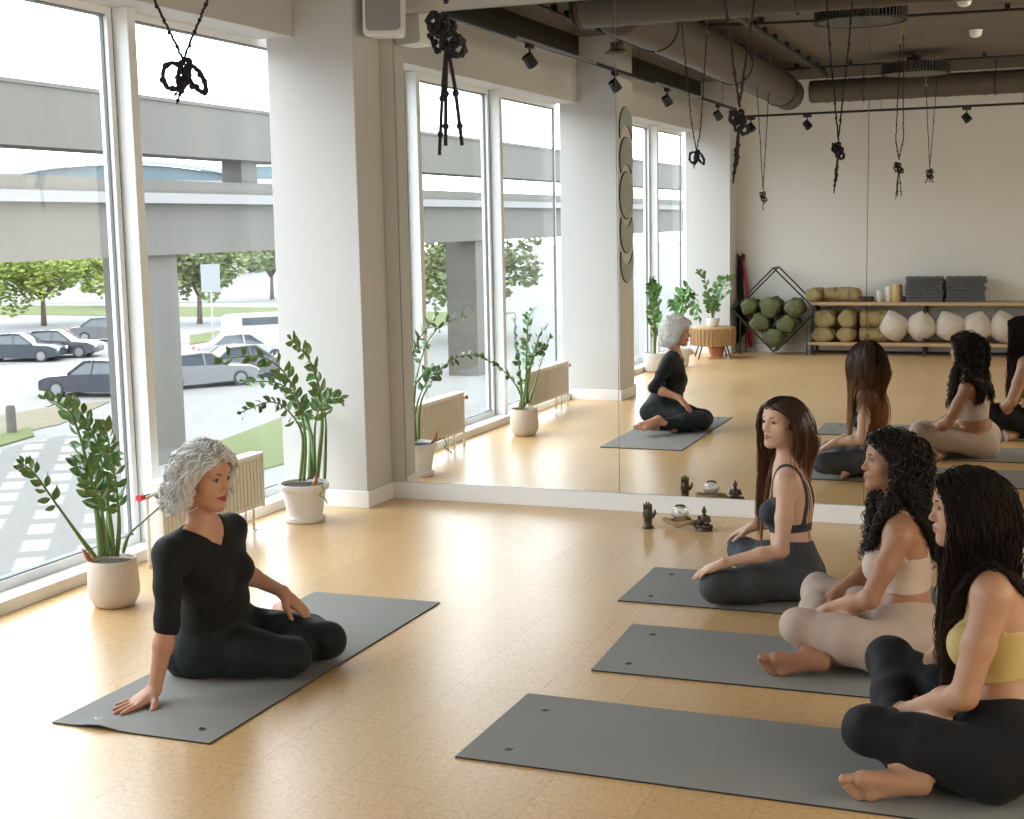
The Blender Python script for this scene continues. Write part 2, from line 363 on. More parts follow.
# ---- trees
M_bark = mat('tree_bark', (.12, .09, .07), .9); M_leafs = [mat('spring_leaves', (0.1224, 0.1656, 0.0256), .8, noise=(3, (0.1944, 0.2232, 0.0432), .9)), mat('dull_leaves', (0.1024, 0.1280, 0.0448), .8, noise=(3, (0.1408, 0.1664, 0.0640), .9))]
def tree(x, y, h, w, lab, li=0, seed=1, z0=GZ):
    r = np.random.RandomState(seed); t = thing('street_tree', (x, y, z0), lab, 'tree', 'trees along the street')
    b = MB(); b.tube([(x, y, z0-.1), (x+.05, y, z0+h*.25), (x, y+.1, z0+h*.45)], [.22, .16, .12], 8)
    tips = []
    for k in range(7):
        a = k*2*PI/7+r.rand(); e = V3((x+math.cos(a)*w*.30, y+math.sin(a)*w*.30, z0+h*(.55+.3*r.rand())))
        b.tube([(x, y, z0+h*.3), (x+math.cos(a)*w*.12, y+math.sin(a)*w*.12, z0+h*.48), e], [.10, .07, .03], 6); tips.append(e)
    b.build('trunk', M_bark, t, smooth=True)
    f = MB(); V = []; F = []
    cl = [V3((x, y, z0+h*.62))+V3((r.randn()*w*.23, r.randn()*w*.23, r.randn()*h*.13)) for _ in range(40)]
    for c in cl:
        R = w*.13*(.7+.6*r.rand())
        for k in range(120):
            d = unit(r.randn(3)); p = c+d*R*(.6+.5*r.rand())*V3((1, 1, .75)); n = unit(r.randn(3)); u, v = frame_for(n); s_ = .13+.13*r.rand(); i0 = len(V)
            V += [p-u*s_, p-v*s_*.6, p+u*s_, p+v*s_*.6+n*.03]; F.append((i0, i0+1, i0+2, i0+3))
    f.add(V, F); f.build('foliage', M_leafs[li], t)
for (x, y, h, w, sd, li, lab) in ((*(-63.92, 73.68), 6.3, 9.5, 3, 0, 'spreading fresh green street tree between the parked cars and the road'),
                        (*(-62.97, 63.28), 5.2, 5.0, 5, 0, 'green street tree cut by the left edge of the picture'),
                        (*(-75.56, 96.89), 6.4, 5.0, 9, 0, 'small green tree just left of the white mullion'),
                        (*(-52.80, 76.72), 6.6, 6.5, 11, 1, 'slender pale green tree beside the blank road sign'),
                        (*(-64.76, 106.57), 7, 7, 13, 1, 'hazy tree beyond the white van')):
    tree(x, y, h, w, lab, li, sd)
tree(-32, -40, 7, 8, 'green tree glimpsed in the mirror through the far window panes', 1, 21)
tree(-28, -66, 7, 8, 'green tree glimpsed low in the mirror behind the overpass', 1, 23)
# ---- road sign, bollard
M_sign = mat('grey_sign_plate', (.22, .23, .24), .5); M_post = mat('galvanised_post', (.35, .36, .37), .5, metal=.6)
x, y = (-38.83, 57.11); t = thing('road_sign', (x, y, GZ), 'blank grey road sign on a thin post seen through the right pane', 'sign')
b = MB().cyl((x, y, GZ), (x, y, GZ+4.6), .05, n=10); b.build('post', M_post, t)
d = unit((.55, -.835, 0)); MB().obox((x+d[0]*.07, y+d[1]*.07, GZ+4.0), ((-d[1], d[0], 0), d, (0, 0, 1)), (.5, .03, .75)).build('sign_plate', M_sign, t)
x, y = (-28.30, 29.04); t = thing('bollard', (x, y, GZ), 'short grey post on the grass verge at the left edge', 'post')
b = MB().lathe((x, y, GZ-.05), [(.17, 0), (.16, .9), (.13, 1.0), (.0, 1.03)], 14, cap=(True, False)); b.build('post_shaft', M_conc, t, auto=40)
# ---- cars
M_tyre = mat('tyre_rubber', (.02, .02, .02), .8); M_rim = mat('alloy_rim', (.16, .165, .17), .5, metal=.3)
M_cglass = mat('car_glass', (.05, .06, .07), .08); M_red = mat('red_tail_lamp', (.55, .03, .03), .3); M_hl = mat('clear_headlamp', (.75, .77, .8), .15)
def car(x, y, az, paint, lab, L=4.6, H=1.45, van=False, z0=GZ):
    m = mat('car_paint', paint, .25, coat=.6)
    t = thing('parked_car', (0, 0, 0), lab, 'car', 'cars in the car park')
    W = .88
    if van: prof = [(-L/2, .35), (-L/2, 1.0), (-L/2+.1, H*.93), (-L/2+.35, H), (L*.18, H), (L*.34, 1.05), (L/2-.1, .92), (L/2, .6), (L/2, .3)]; cab = [(-L/2+.4, 1.02), (-L/2+.5, H-.1), (L*.16, H-.1), (L*.29, 1.04)]
    else: prof = [(-L/2, .35), (-L/2-.02, .75), (-L/2+.1, .93), (-L*.33, .98), (L*.18, .93), (L*.42, .84), (L/2-.03, .70), (L/2, .5), (L/2-.02, .28)]; cab = [(-L*.36, .96), (-L*.22, H-.04), (-L*.04, H), (L*.06, H-.03), (L*.21, .92)]
    pr = prof+[(L*.40, .22), (-L*.42, .22)]
    b = MB(); n = len(pr); V = []
    for (s_, k) in ((-W, .97), (-W*.8, 1), (W*.8, 1), (W, .97)):
        for (a, z) in pr: V.append((a*k, s_, z*k if z > .3 else z))
    F = [tuple(range(n)), tuple(range(4*n-1, 3*n-1, -1))]+[(j*n+i, (j+1)*n+i, (j+1)*n+(i+1) % n, j*n+(i+1) % n) for j in range(3) for i in range(n)]
    b.add(V, F)
    g = MB(); n = len(cab); V = []
    for s_ in (-W*.86, W*.86):
        for (a, z) in cab: V.append((a, s_*(1 if z < 1.1 else .78), z))
    if not van: g.add(V, [tuple(range(n)), tuple(range(2*n-1, n-1, -1))]+[(i, i+n, (i+1) % n+n, (i+1) % n) for i in range(n)])
    r = MB()
    if not van:
        c2 = [(a, z+.012) for a, z in cab[1:-1]]; V = []
        for s_ in (-W*.68, W*.68):
            for (a, z) in c2: V.append((a, s_, z))
        k = len(c2); r.add(V, [(i, i+1, i+1+k, i+k) for i in range(k-1)])
        for s_ in (-1, 1):
            for i in range(n-1):
                r.bar((cab[i][0], s_*W*(.87 if cab[i][1] < 1.1 else .70), cab[i][1]), (cab[i+1][0], s_*W*(.87 if cab[i+1][1] < 1.1 else .70), cab[i+1][1]), .07)
            r.bar((0-.05, s_*W*.86, .93), (-.1, s_*W*.69, H-.02), .07)
    else:
        for s_ in (-1, 1): g.obox((-L*.08, s_*(W+.003), H-.35), ((1, 0, 0), (0, 1, 0), (0, 0, 1)), (L*.26, .01, .2))
        g.obox((L*.25, 0, H*.76), ((.5, 0, -.85), (0, 1, 0), (.85, 0, .5)), (.35, W*.85, .02))
    for a in (-L*.30, L*.31):
        for s_ in (-1, 1):
            w_ = MB().cyl((a, s_*(W-.18), .32), (a, s_*(W+.01), .32), .33, n=20).build('wheel', M_tyre, t)
            MB().cyl((a, s_*(W), .32), (a, s_*(W+.025), .32), .22, n=14).build('wheel_rim', M_rim, w_)
    for s_ in (-1, 1):
        MB().box(-L/2-.03, -L/2+.12, s_*.62-.14, s_*.62+.14, .68, .86).build('tail_lamp', M_red, t); MB().box(L/2-.2, L/2-.01, s_*.62-.15, s_*.62+.15, .58, .72).build('headlamp', M_hl, t)
    ps = [b.build('car_body', m, t, auto=35), g.build('car_windows', M_cglass, t)]
    if r.v: ps.append(r.build('roof', m, t))
    t.location = (x, y, z0); t.rotation_euler = (0, 0, az)
    return t
car(-46.51, 50.77, .35, (.010, .016, .026), 'dark blue parked saloon at the left edge of the window')
car(-45.95, 53.07, .35, (.02, .02, .025), 'black parked saloon with red tail lamps in the middle of the row')
car(-49.78, 62.76, .35, (.07, .07, .075), 'dark grey parked car farthest back by the mullion')
car(-32.38, 38.94, PI+.15, (.012, .016, .026), 'dark blue saloon driving past, nearest of the cars')
car(-29.98, 42.65, .9, (.13, .13, .135), 'silver car seen right of the concrete pier')
car(-30.02, 46.19, 1.0, (.06, .06, .065), 'dark grey car with red tail lamps behind the leaning plant')
car(-35.51, 57.63, .8, (.34, .345, .35), 'white van parked beyond the lawn', L=5.2, H=2.1, van=True)
car(-34.04, 52.38, .8, (.28, .285, .29), 'white car parked in front of the white van')
# ================================================================== FIXTURES AND PROPS
M_rad = mat('cream_radiator_enamel', (.70, .67, .60), .4)
M_chrome = mat('chrome', (.7, .7, .7), .2, metal=1)
M_redcap = mat('red_plastic_cap', (.60, .02, .03), .4)
def radiator(y0, y1, lab, valve=True):
    t = thing('radiator', (-.37, (y0+y1)/2, 0), lab, 'radiator', 'low radiators along the windows')
    b = MB(); n = int((y1-y0)/.034); z0, z1 = .115, .40
    b.box(-.395, -.345, y0, y1, z0, z1); b.box(-.335, -.328, y0, y1, z0, z1)
    for i in range(n):
        y = y0+(i+.5)*(y1-y0)/n; b.box(-.329, -.322, y-.010, y+.010, z0+.02, z1-.02)
    b.build('panel', M_rad, t, bevel=.0015)
    MB().box(-.402, -.320, y0-.004, y1+.004, z1-.004, z1+.012).build('top_grille', M_trim, t, bevel=.002)
    for y in (y0, y1): MB().box(-.40, -.322, y-.004, y+.004, z0-.004, z1).build('side_panel', M_rad, t)
    for y in (y0+.16, y1-.10):
        q = MB(); q.cyl((-.385, y, 0), (-.385, y, z0+.02), .008, n=8); q.cyl((-.335, y, 0), (-.335, y, z0+.02), .008, n=8); q.box(-.40, -.32, y-.015, y+.015, 0, .006); q.build('leg', M_chrome, t)
    if valve:
        q = MB(); q.tube([(-.36, y0-.075, 0), (-.36, y0-.075, .33), (-.36, y0-.06, .352), (-.36, y0, .355)], .010, 8); q.build('pipe', M_white_pl, t, smooth=True)
        q = MB(); q.cyl((-.36, y0-.10, .355), (-.36, y0-.055, .355), .016, n=12); q.build('valve', M_chrome, t, auto=40)
        q = MB(); q.cyl((-.36, y0-.135, .355), (-.36, y0-.10, .355), .017, .014, n=12); q.build('valve_cap', M_redcap, t, auto=40)
radiator(-1.86, -.93, 'cream radiator with a red valve cap behind the teacher')
radiator(-4.22, -3.20, 'cream radiator by the window, seen in the mirror behind the middle plant')
radiator(-6.10, -5.30, 'cream radiator beyond the second column, seen in the mirror')

# ---- wall speaker
M_grille = mat('grey_speaker_grille', (.33, .32, .31), .8, bump=(600, .4, .002))
t = thing('wall_speaker', (.15, -.12, 2.70), 'white wall speaker with grey grille at the top of the corner column', 'speaker')
def rrect(cx, cz, w, h, r, n=6):
    P = []
    for (sx, sz, a0) in ((1, -1, -90), (1, 1, 0), (-1, 1, 90), (-1, -1, 180)):
        for k in range(n+1):
            a = math.radians(a0+90*k/n); P.append((cx+sx*(w/2-r)+r*math.cos(a), cz+sz*(h/2-r)+r*math.sin(a)))
    return P
def speaker_part(wa, ha, ya, wb, hb, yb, r):
    A = rrect(0, 0, wa, ha, r); B_ = rrect(0, 0, wb, hb, r); n = len(A)
    V = [(x, ya, z) for x, z in A]+[(x, yb, z) for x, z in B_]
    return MB().add(V, [tuple(range(n)), tuple(range(2*n-1, n-1, -1))]+[(i, i+n, (i+1) % n+n, (i+1) % n) for i in range(n)])
def place(o, rz, rx, loc):
    M = Matrix.Translation(Vector(loc))@Matrix.Rotation(rz, 4, 'Z')@Matrix.Rotation(rx, 4, 'X'); o.data.transform(M); return o
sl = Vector((0, 0, 0))
for nm, args, m_, in (('cabinet', (.20, .30, .10, .235, .34, -.06, .03), M_white_pl), ('front_rim', (.235, .34, -.058, .225, .33, -.085, .035), M_white_pl), ('grille', (.20, .30, -.083, .19, .29, -.089, .03), M_grille)):
    o = speaker_part(*args).build(nm, m_, None, auto=40); place(o, .30, -.10, (0, -.09, .13)); o.parent = t
o = MB().cyl((0, -.10, .03), (0, -.094, .03), .010, n=12).build('badge', M_dark); place(o, .30, -.10, (0, -.085, 0.03)); o.parent = t
q = MB(); q.tube([(0, .118, .20), (0, .06, .20), (0, 0, .16)], .012, 8); q.box(-.03, .03, .10, .119, .12, .26); o = q.build('bracket', M_white_pl); o.parent = t

# ---- potted ZZ plants
M_zz = [mat('glossy_leaf', (.060, .155, .036), .26, noise=(9, (.11, .235, .055), .9), spec=.9), mat('young_leaf', (.14, .30, .065), .28, noise=(9, (.09, .22, .045), .9), spec=.9)]
M_stem = mat('green_stem', (.10, .19, .05), .5, noise=(14, (.16, .22, .08), .8)); M_soil = mat('potting_soil', (.035, .025, .018), 1, bump=(60, .6)); M_sheath = mat('dry_orange_sheath', (.42, .14, .05), .8)
M_pot1 = mat('beige_ceramic', (.62, .53, .45), .55, bump=(70, .06)); M_pot2 = mat('white_plastic_pot', (.74, .72, .69), .4); M_terra = mat('terracotta', (.50, .22, .11), .8)
LEAF = []
def leaf_mesh(r, o, ax, side, nrm, L, W):
    """one pointed oval leaflet with a folded mid-rib and a small petiole"""
    xs_ = [0, .10, .28, .5, .72, .9, 1.0]; ws = [.05, .38, .85, 1.0, .80, .36, .0]
    V = []; F = []
    for x, w in zip(xs_, ws):
        dr = -.16*x*x*L
        for k in (-1, -.5, 0, .5, 1):
            V.append(o+ax*x*L+side*k*w*W/2+nrm*(abs(k)*w*W*.16+dr))
    for i in range(6):
        for j in range(4): F.append((i*5+j, (i+1)*5+j, (i+1)*5+j+1, i*5+j+1))
    return V, F
def zz_stem(t, pts, r0, leaves=14, L=.07, seed=0, start=.38, plane=None, young=0, rtip=.003):
    R = np.random.RandomState(seed); P = spline(pts, 40)
    rad = np.interp(np.linspace(0, 1, 40), [0, .12, .4, 1], [r0*.9, r0, r0*.5, rtip])
    s = MB(); s.tube(P, rad, 8); so = s.build('stem', M_stem, t, smooth=True)
    T = np.gradient(P, axis=0); T /= np.linalg.norm(T, axis=1)[:, None]
    N0 = unit(plane if plane is not None else (.55, -.75, .35)); N0 = unit(N0+.45*R.randn(3))
    f = MB()
    leaves = int(leaves*1.3)
    for k in range(leaves):
        a = start+(1-start)*(k+.3)/leaves; i = min(39, int(a*39)); o = P[i]; tn = T[i]
        sd = unit(np.cross(tn, N0))*(1 if k % 2 else -1); nr = unit(np.cross(sd, tn))*(1 if k % 2 else -1)
        if nr@N0 < 0: nr = -nr
        op = .85-.35*(a-start)/(1-start)
        ax = unit(sd*op+tn*(1-op*.55)+.20*R.randn(3)+V3((0, 0, .10))); w = unit(np.cross(unit(nr+.5*R.randn(3)), ax)); nr2 = unit(np.cross(ax, w))
        ll = L*1.0*(1.05-.35*a)*(.85+.3*R.rand())
        V, F = leaf_mesh(R, o+ax*.006, ax, w, nr2, ll, ll*.57); f.add(V, F)
    V, F = leaf_mesh(R, P[-1], T[-1], unit(np.cross(N0, T[-1])), N0, L*.7, L*.30); f.add(V, F)
    f.build('leaflets', M_zz[young], so, smooth=True)
def pot_lathe(t, c, prof, m, soilz, soilr):
    b = MB().lathe(c, prof, 40, cap=(True, True)); b.build('pot', m, t, auto=50)
    MB().lathe(c, [(0.001, soilz-.004), (soilr*.6, soilz+.006), (soilr, soilz)], 24, cap=(False, False)).build('soil', M_soil, t, smooth=True)
c1 = (-.111, -2.54, 0)
t = thing('potted_plant', c1, 'leafy green plant in a beige ceramic pot at the left window, beside the teacher', 'plant')
pot_lathe(t, c1, [(.070, 0), (.088, .008), (.108, .045), (.112, .075), (.108, .14), (.102, .205), (.100, .209), (.095, .207), (.094, .18), (.02, .17)], M_pot1, .186, .094)
def stem_px(t, c, pix, x1, r0, **k):
    x0 = c[0]; n = len(pix); P = []
    for i, (y, z, dx) in enumerate(pix): P.append((x0+dx+(x1-x0)*(i/(n-1))**1.3, y, z))
    zz_stem(t, P, r0, **k)
S1 = [
 ([(-0.111, -2.654, 0.24), (-0.105, -2.747, 0.344), (-0.098, -2.897, 0.523), (-0.089, -3.019, 0.665), (-0.08, -3.099, 0.722)], .011, dict(leaves=15, start=.50, L=.060, seed=1)),
 ([(-0.111, -2.614, 0.236), (-0.115, -2.615, 0.389), (-0.121, -2.639, 0.559), (-0.127, -2.681, 0.756), (-0.133, -2.742, 0.89), (-0.14, -2.859, 0.946)], .015, dict(leaves=22, start=.34, L=.078, seed=2)),
 ([(-0.111, -2.533, 0.217), (-0.124, -2.523, 0.369), (-0.141, -2.527, 0.537), (-0.159, -2.521, 0.668), (-0.179, -2.561, 0.8), (-0.2, -2.625, 0.898)], .013, dict(leaves=22, start=.30, L=.078, seed=3)),
 ([(-0.111, -2.506, 0.21), (-0.086, -2.51, 0.369), (-0.054, -2.562, 0.574), (-0.018, -2.641, 0.752), (0.02, -2.711, 0.823)], .011, dict(leaves=18, start=.30, L=.070, seed=4)),
 ([(-0.111, -2.463, 0.214), (-0.094, -2.436, 0.29), (-0.071, -2.357, 0.338), (-0.047, -2.264, 0.389), (-0.02, -2.29, 0.441)], .009, dict(leaves=4, start=.86, L=.055, seed=5)),
 ([(-0.111, -2.587, 0.234), (-0.095, -2.615, 0.456), (-0.074, -2.714, 0.613), (-0.05, -2.816, 0.665)], .011, dict(leaves=14, start=.34, L=.085, seed=6)),
 ([(-0.111, -2.567, 0.225), (-0.156, -2.499, 0.389), (-0.215, -2.375, 0.52), (-0.28, -2.244, 0.609)], .010, dict(leaves=14, start=.35, L=.075, seed=7)),
]
for P, r0, k in S1: zz_stem(t, P, r0, **k)
b = MB(); b.tube([(-.17, -2.60, .19), (-.175, -2.625, .235), (-.17, -2.66, .275)], [.010, .012, .002], 6); b.build('dry_sheath', M_sheath, t, smooth=True)
c2 = (-.185, -.735, 0)
t = thing('potted_plant', c2, 'tall arching plant in a white plastic pot at the foot of the corner column', 'plant')
pot_lathe(t, c2, [(.105, 0), (.112, .004), (.112, .026), (.100, .030), (.098, .034), (.122, .175), (.136, .180), (.140, .200), (.136, .214), (.130, .214), (.128, .19), (.02, .18)], M_pot2, .195, .128)
S2 = [
 ([(-0.185, -0.736, 0.223), (-0.181, -0.71, 0.467), (-0.177, -0.782, 0.68), (-0.171, -0.934, 0.859), (-0.166, -1.182, 0.961), (-0.16, -1.542, 0.983)], .011, dict(leaves=15, start=.46, L=.085, seed=11, plane=(.35, -.6, -.25))),
 ([(-0.185, -0.777, 0.23), (-0.159, -0.775, 0.477), (-0.126, -0.955, 0.636), (-0.089, -1.205, 0.728), (-0.05, -1.552, 0.722)], .010, dict(leaves=15, start=.42, L=.070, seed=12)),
 ([(-0.185, -0.644, 0.218), (-0.203, -0.594, 0.449), (-0.226, -0.696, 0.668), (-0.252, -0.855, 0.781), (-0.28, -1.142, 0.826)], .012, dict(leaves=18, start=.38, L=.075, seed=13)),
 ([(-0.185, -0.587, 0.208), (-0.171, -0.531, 0.509), (-0.152, -0.577, 0.709), (-0.132, -0.708, 0.889), (-0.11, -0.935, 1.03)], .014, dict(leaves=20, start=.42, L=.085, seed=14, young=1)),
 ([(-0.185, -0.501, 0.192), (-0.149, -0.527, 0.481), (-0.102, -0.618, 0.637), (-0.05, -0.678, 0.718)], .011, dict(leaves=8, start=.45, L=.070, seed=15, young=1)),
 ([(-0.185, -0.609, 0.229), (-0.13, -0.685, 0.516), (-0.059, -0.723, 0.657), (0.02, -0.66, 0.685)], .010, dict(leaves=11, start=.42, L=.075, seed=16)),
 ([(-0.185, -0.677, 0.224), (-0.229, -0.572, 0.427), (-0.286, -0.519, 0.533), (-0.35, -0.46, 0.592)], .011, dict(leaves=9, start=.45, L=.075, seed=17)),
]
for P, r0, k in S2: zz_stem(t, P, r0, **k)
MB().tube([(-.10, -.79, .20), (-.07, -.80, .24), (-.065, -.81, .285)], [.012, .011, .002], 6).build('dry_sheath', M_sheath, t, smooth=True)
MB().tube([(-.075, -.80, .215), (-.03, -.83, .235), (-.01, -.83, .20), (-.03, -.84, .17), (.0, -.84, .155), (.02, -.85, .13)], .004, 6, smooth=24).build('tendril', M_stem, t, smooth=True)
# plants of the far end, seen in the mirror
c3 = (-.36, -7.22, 0)
t = thing('potted_plant', c3, 'tall upright plant seen in the mirror directly behind the reflected grey head', 'plant')
pot_lathe(t, c3, [(.09, 0), (.11, .02), (.13, .2), (.125, .205), (.12, .18), (.02, .17)], M_pot2, .185, .118)
for k, (dx, dy, h, n) in enumerate(((.0, .12, .98, 22), (.05, .02, .90, 18), (-.04, -.12, .66, 14), (.03, -.2, .50, 10))):
    zz_stem(t, [(c3[0], c3[1], .17), (c3[0]+dx*.3, c3[1]+dy*.2, .17+h*.4), (c3[0]+dx*.7, c3[1]+dy*.55, h*.9), (c3[0]+dx, c3[1]+dy, h)], .013, leaves=n, L=.11, seed=30+k, start=.3, young=k % 2)
c4 = (-.24, -7.80, 0)
t = thing('potted_plant', c4, 'drooping bright green plant in the mirror, between the tall one and the rattan stand', 'plant')
pot_lathe(t, c4, [(.09, 0), (.11, .02), (.13, .2), (.125, .205), (.12, .18), (.02, .17)], M_pot2, .185, .118)
for k, (dx, dy, h, e) in enumerate(((.12, .35, .72, .70), (.08, -.30, .86, .62), (.1, -.55, .80, .50), (.05, .05, .80, .82), (-.1, -.15, .70, .66))):
    zz_stem(t, [(c4[0], c4[1], .17), (c4[0]+dx*.2, c4[1]+dy*.15, .5), (c4[0]+dx*.6, c4[1]+dy*.6, h), (c4[0]+dx, c4[1]+dy, e)], .012, leaves=16, L=.12, seed=40+k, start=.4, young=1)
# rattan stand with plant
cs = (-.10, -8.88, 0); M_rattan = mat('woven_rattan', (.52, .33, .16), .7, noise=(30, (.38, .22, .10), .9), bump=(60, .6, .01), stretch=(1, 1, 4))
t = thing('plant_stand', cs, 'round woven rattan plant stand on thin black legs, seen in the mirror', 'plant stand')
b = MB(); prof = [(.20, .145), (.245, .15)]+[(.255+.006*(i % 2), .15+.02*i) for i in range(1, 11)]+[(.245, .365), (.19, .372)]
b.lathe(cs, prof, 40); b.build('woven_drum', M_rattan, t, auto=60)
sl_ = MB()
for k in range(36):
    a = k*2*PI/36; sl_.tube([(cs[0]+.262*math.cos(a), cs[1]+.262*math.sin(a), .155), (cs[0]+.27*math.cos(a), cs[1]+.27*math.sin(a), .26), (cs[0]+.262*math.cos(a), cs[1]+.262*math.sin(a), .362)], .006, 5)
tag(sl_.build('cane_weave', M_rattan, t), kind='stuff')
for k in range(4):
    a = PI/4+k*PI/2-.35; MB().tube([(cs[0]+.20*math.cos(a), cs[1]+.20*math.sin(a), .16), (cs[0]+.27*math.cos(a), cs[1]+.27*math.sin(a), 0)], .009, 8).build('leg', M_black, t, smooth=True)
t = thing('potted_plant', (cs[0], cs[1], .372), 'feathery potted plant standing on the woven rattan stand', 'plant')
pot_lathe(t, (cs[0], cs[1], .372), [(.06, 0), (.07, .01), (.085, .10), (.082, .104), (.078, .09), (.02, .085)], M_pot2, .092, .076)
for k, (dx, dy, h) in enumerate(((-.10, .12, 1.02), (.16, -.05, .95), (.0, -.1, .86), (.18, .1, .80), (-.05, .05, .75), (.08, .0, .93))):
    zz_stem(t, [(cs[0], cs[1], .45), (cs[0]+dx*.25, cs[1]+dy*.3, .62), (cs[0]+dx*.8, cs[1]+dy*.8, h-.08), (cs[0]+dx*1.3, cs[1]+dy*1.2, h)], .009, leaves=16, L=.085, seed=50+k, start=.2, young=k % 2)
t = thing('plant_pot', (-.12, -9.12, 0), 'low terracotta pot on the floor under the rattan stand', 'pot')
b = MB().lathe((-.12, -9.16, 0), [(.07, 0), (.085, .02), (.10, .10), (.108, .105), (.108, .135), (.095, .135), (.09, .11)], 28, cap=(True, True)); b.build('pot_body', M_terra, t, auto=50)
MB().lathe((-.12, -9.16, 0), [(.001, .118), (.09, .114)], 20, cap=(False, False)).build('soil', M_soil, t)

# ---- knotted black ropes hanging from ceiling hooks
M_rope = mat('black_rope', (.012, .010, .016), .75, bump=(260, .5, .003)); M_brass = mat('brass_hook', (.55, .42, .20), .35, metal=1)
def rope_set(lab, knot, A, B_, z0s, kind, tail, seed, rr=.0042, mid=None):
    R = np.random.RandomState(seed); k = V3(knot)
    t = thing('hanging_rope', knot, lab, 'rope', 'knotted ropes hanging from the ceiling')
    for (h, m_) in ((A, mid[0] if mid else None), (B_, mid[1] if mid else None)):
        h = V3(h); p0 = k+V3((0, 0, .01)); pts = [p0]+([V3(m_)] if m_ is not None else [])+[h]
        if m_ is None: pts = [p0, p0*.5+h*.5, h]
        P = np.array([[np.interp(a_, np.linspace(0, 1, len(pts)), [q_[i_] for q_ in pts]) for i_ in range(3)] for a_ in np.linspace(0, 1, 60)]); P += .0015*R.randn(60, 3)*V3((1, 1, 0))
        s = MB(); s.tube(P, rr, 6)
        n = int(np.linalg.norm(h-k)/.11)
        for j in range(1, n):
            q = P[min(59, int(60*(j+.3*R.rand())/n))]; s.ball(q, rr*(1.5+.4*R.rand()), 8, 6)
        s.build('rope_line', M_rope, t, smooth=True)
        hk = MB(); hk.tube([h+V3((.012*math.sin(a), 0, .012-.012*math.cos(a))) for a in np.linspace(0, 5.2, 14)], .0025, 6); hk.cyl(h+V3((0, 0, .02)), (h[0], h[1], ZC), .003, n=6); hk.build('ceiling_hook', M_brass, t)
    s = MB(); RB = rr*1.15
    def ring(c, ra, rb, ax, tilt, nn=2, th=RB):
        ax = unit(ax)
        for q in range(nn):
            w = unit(V3((0, 0, 1))*math.cos(tilt)+ax*math.sin(tilt)); u = unit(ax*math.cos(tilt)-V3((0, 0, 1))*math.sin(tilt)); dp = np.cross(u, w)*(.006*q)
            a = np.linspace(0, 2*PI, 28); P = np.array([V3(c)+dp+u*ra*math.cos(x)+w*rb*math.sin(x)+R.randn(3)*.0012 for x in a]); s.tube(P, th, 6)
            for x in range(0, 27, 5): s.ball(P[x]+R.randn(3)*.002, th*1.5, 7, 5)
    ax = V3((.93, .36, 0))
    if kind == 'loops':
        RB = rr*1.7
        ring(k-ax*.034+V3((0, 0, -.042)), .034, .042, ax, .1, 2, RB); ring(k+ax*.040+V3((0, 0, -.050)), .020, .050, ax, -.55, 2, RB); ring(k+ax*.0+V3((0, 0, -.036)), .016, .050, ax, .25, 2, RB)
    elif kind == 'bundle':
        for q in range(6): ring(k+R.randn(3)*V3((.008, .008, .022))+V3((0, 0, -.045)), .008+.010*R.rand(), .014+.012*R.rand(), unit((.93, .36*R.randn(), .2*R.randn())), R.rand()*3, 1)
        ring(k+ax*.022+V3((0, 0, -.085)), .016, .017, ax, .3, 2); ring(k-ax*.026+V3((0, 0, -.03)), .012, .020, ax, 0, 2)
    s.build('knot_bundle', M_rope, t, smooth=True)
    for q, (dx, L, w) in enumerate(tail):
        P = spline([k+V3((0, 0, -.07)), k+ax*dx*.5+V3((0, 0, -.07-L*.4)), k+ax*dx*.8+V3((0, 0, -.07-L*.75)), k+ax*dx+V3((0, 0, -.07-L))], 20)
        s = MB(); s.tube(P, rr*w, 6); s.ball(P[8], rr*w*2, 8, 6); s.ball(P[14], rr*w*1.9, 8, 6); s.build('rope_tail', M_rope, t, smooth=True)
rope_set('knotted black rope with two open loops hanging in front of the right window pane', (1.02, -3.49, 2.155), (1.02, -3.02, 3.10), (1.02, -3.85, 3.10), 3.1, 'loops', [(-.028, .06, .8), (-.035, .035, .7)], 1, mid=((1.02, -3.335, 2.37), (1.02, -3.628, 2.33)))
rope_set('thick knotted black rope hanging nearest the camera, in front of the mirror left part', (2.45, -4.62, 2.075), (2.50, -4.30, 3.05), (2.42, -4.90, 3.05), 3.1, 'bundle', [(-.008, .22, 1), (-.022, .24, .9), (.028, .22, 1)], 2, mid=((2.49, -4.56, 2.25), (2.415, -4.70, 2.25)))
rope_set('knotted black rope with a tight bundle hanging above the long-haired student', (2.41, -1.45, 2.08), (2.52, -1.33, 3.10), (2.30, -1.57, 3.10), 3.1, 'bundle', [(-.02, .20, 1.2), (-.008, .16, 1), (-.026, .24, .9)], 3, rr=.0052, mid=((2.47, -1.39, 2.6), (2.35, -1.51, 2.6)))
rope_set('thin black rope seen in the mirror above the metal diamond rack', (.90, -6.80, 1.90), (.90, -6.40, 3.15), (.90, -7.15, 3.15), 3.1, 'bundle', [(0, .12, .9), (.02, .06, .8)], 4)
rope_set('black rope seen in the mirror, rightmost of the hanging ropes', (2.40, -8.25, 2.12), (2.475, -8.05, 3.08), (2.33, -8.42, 3.0), 3.1, 'bundle', [(-.05, .08, 1), (.04, .08, 1), (0, .07, .9)], 5)

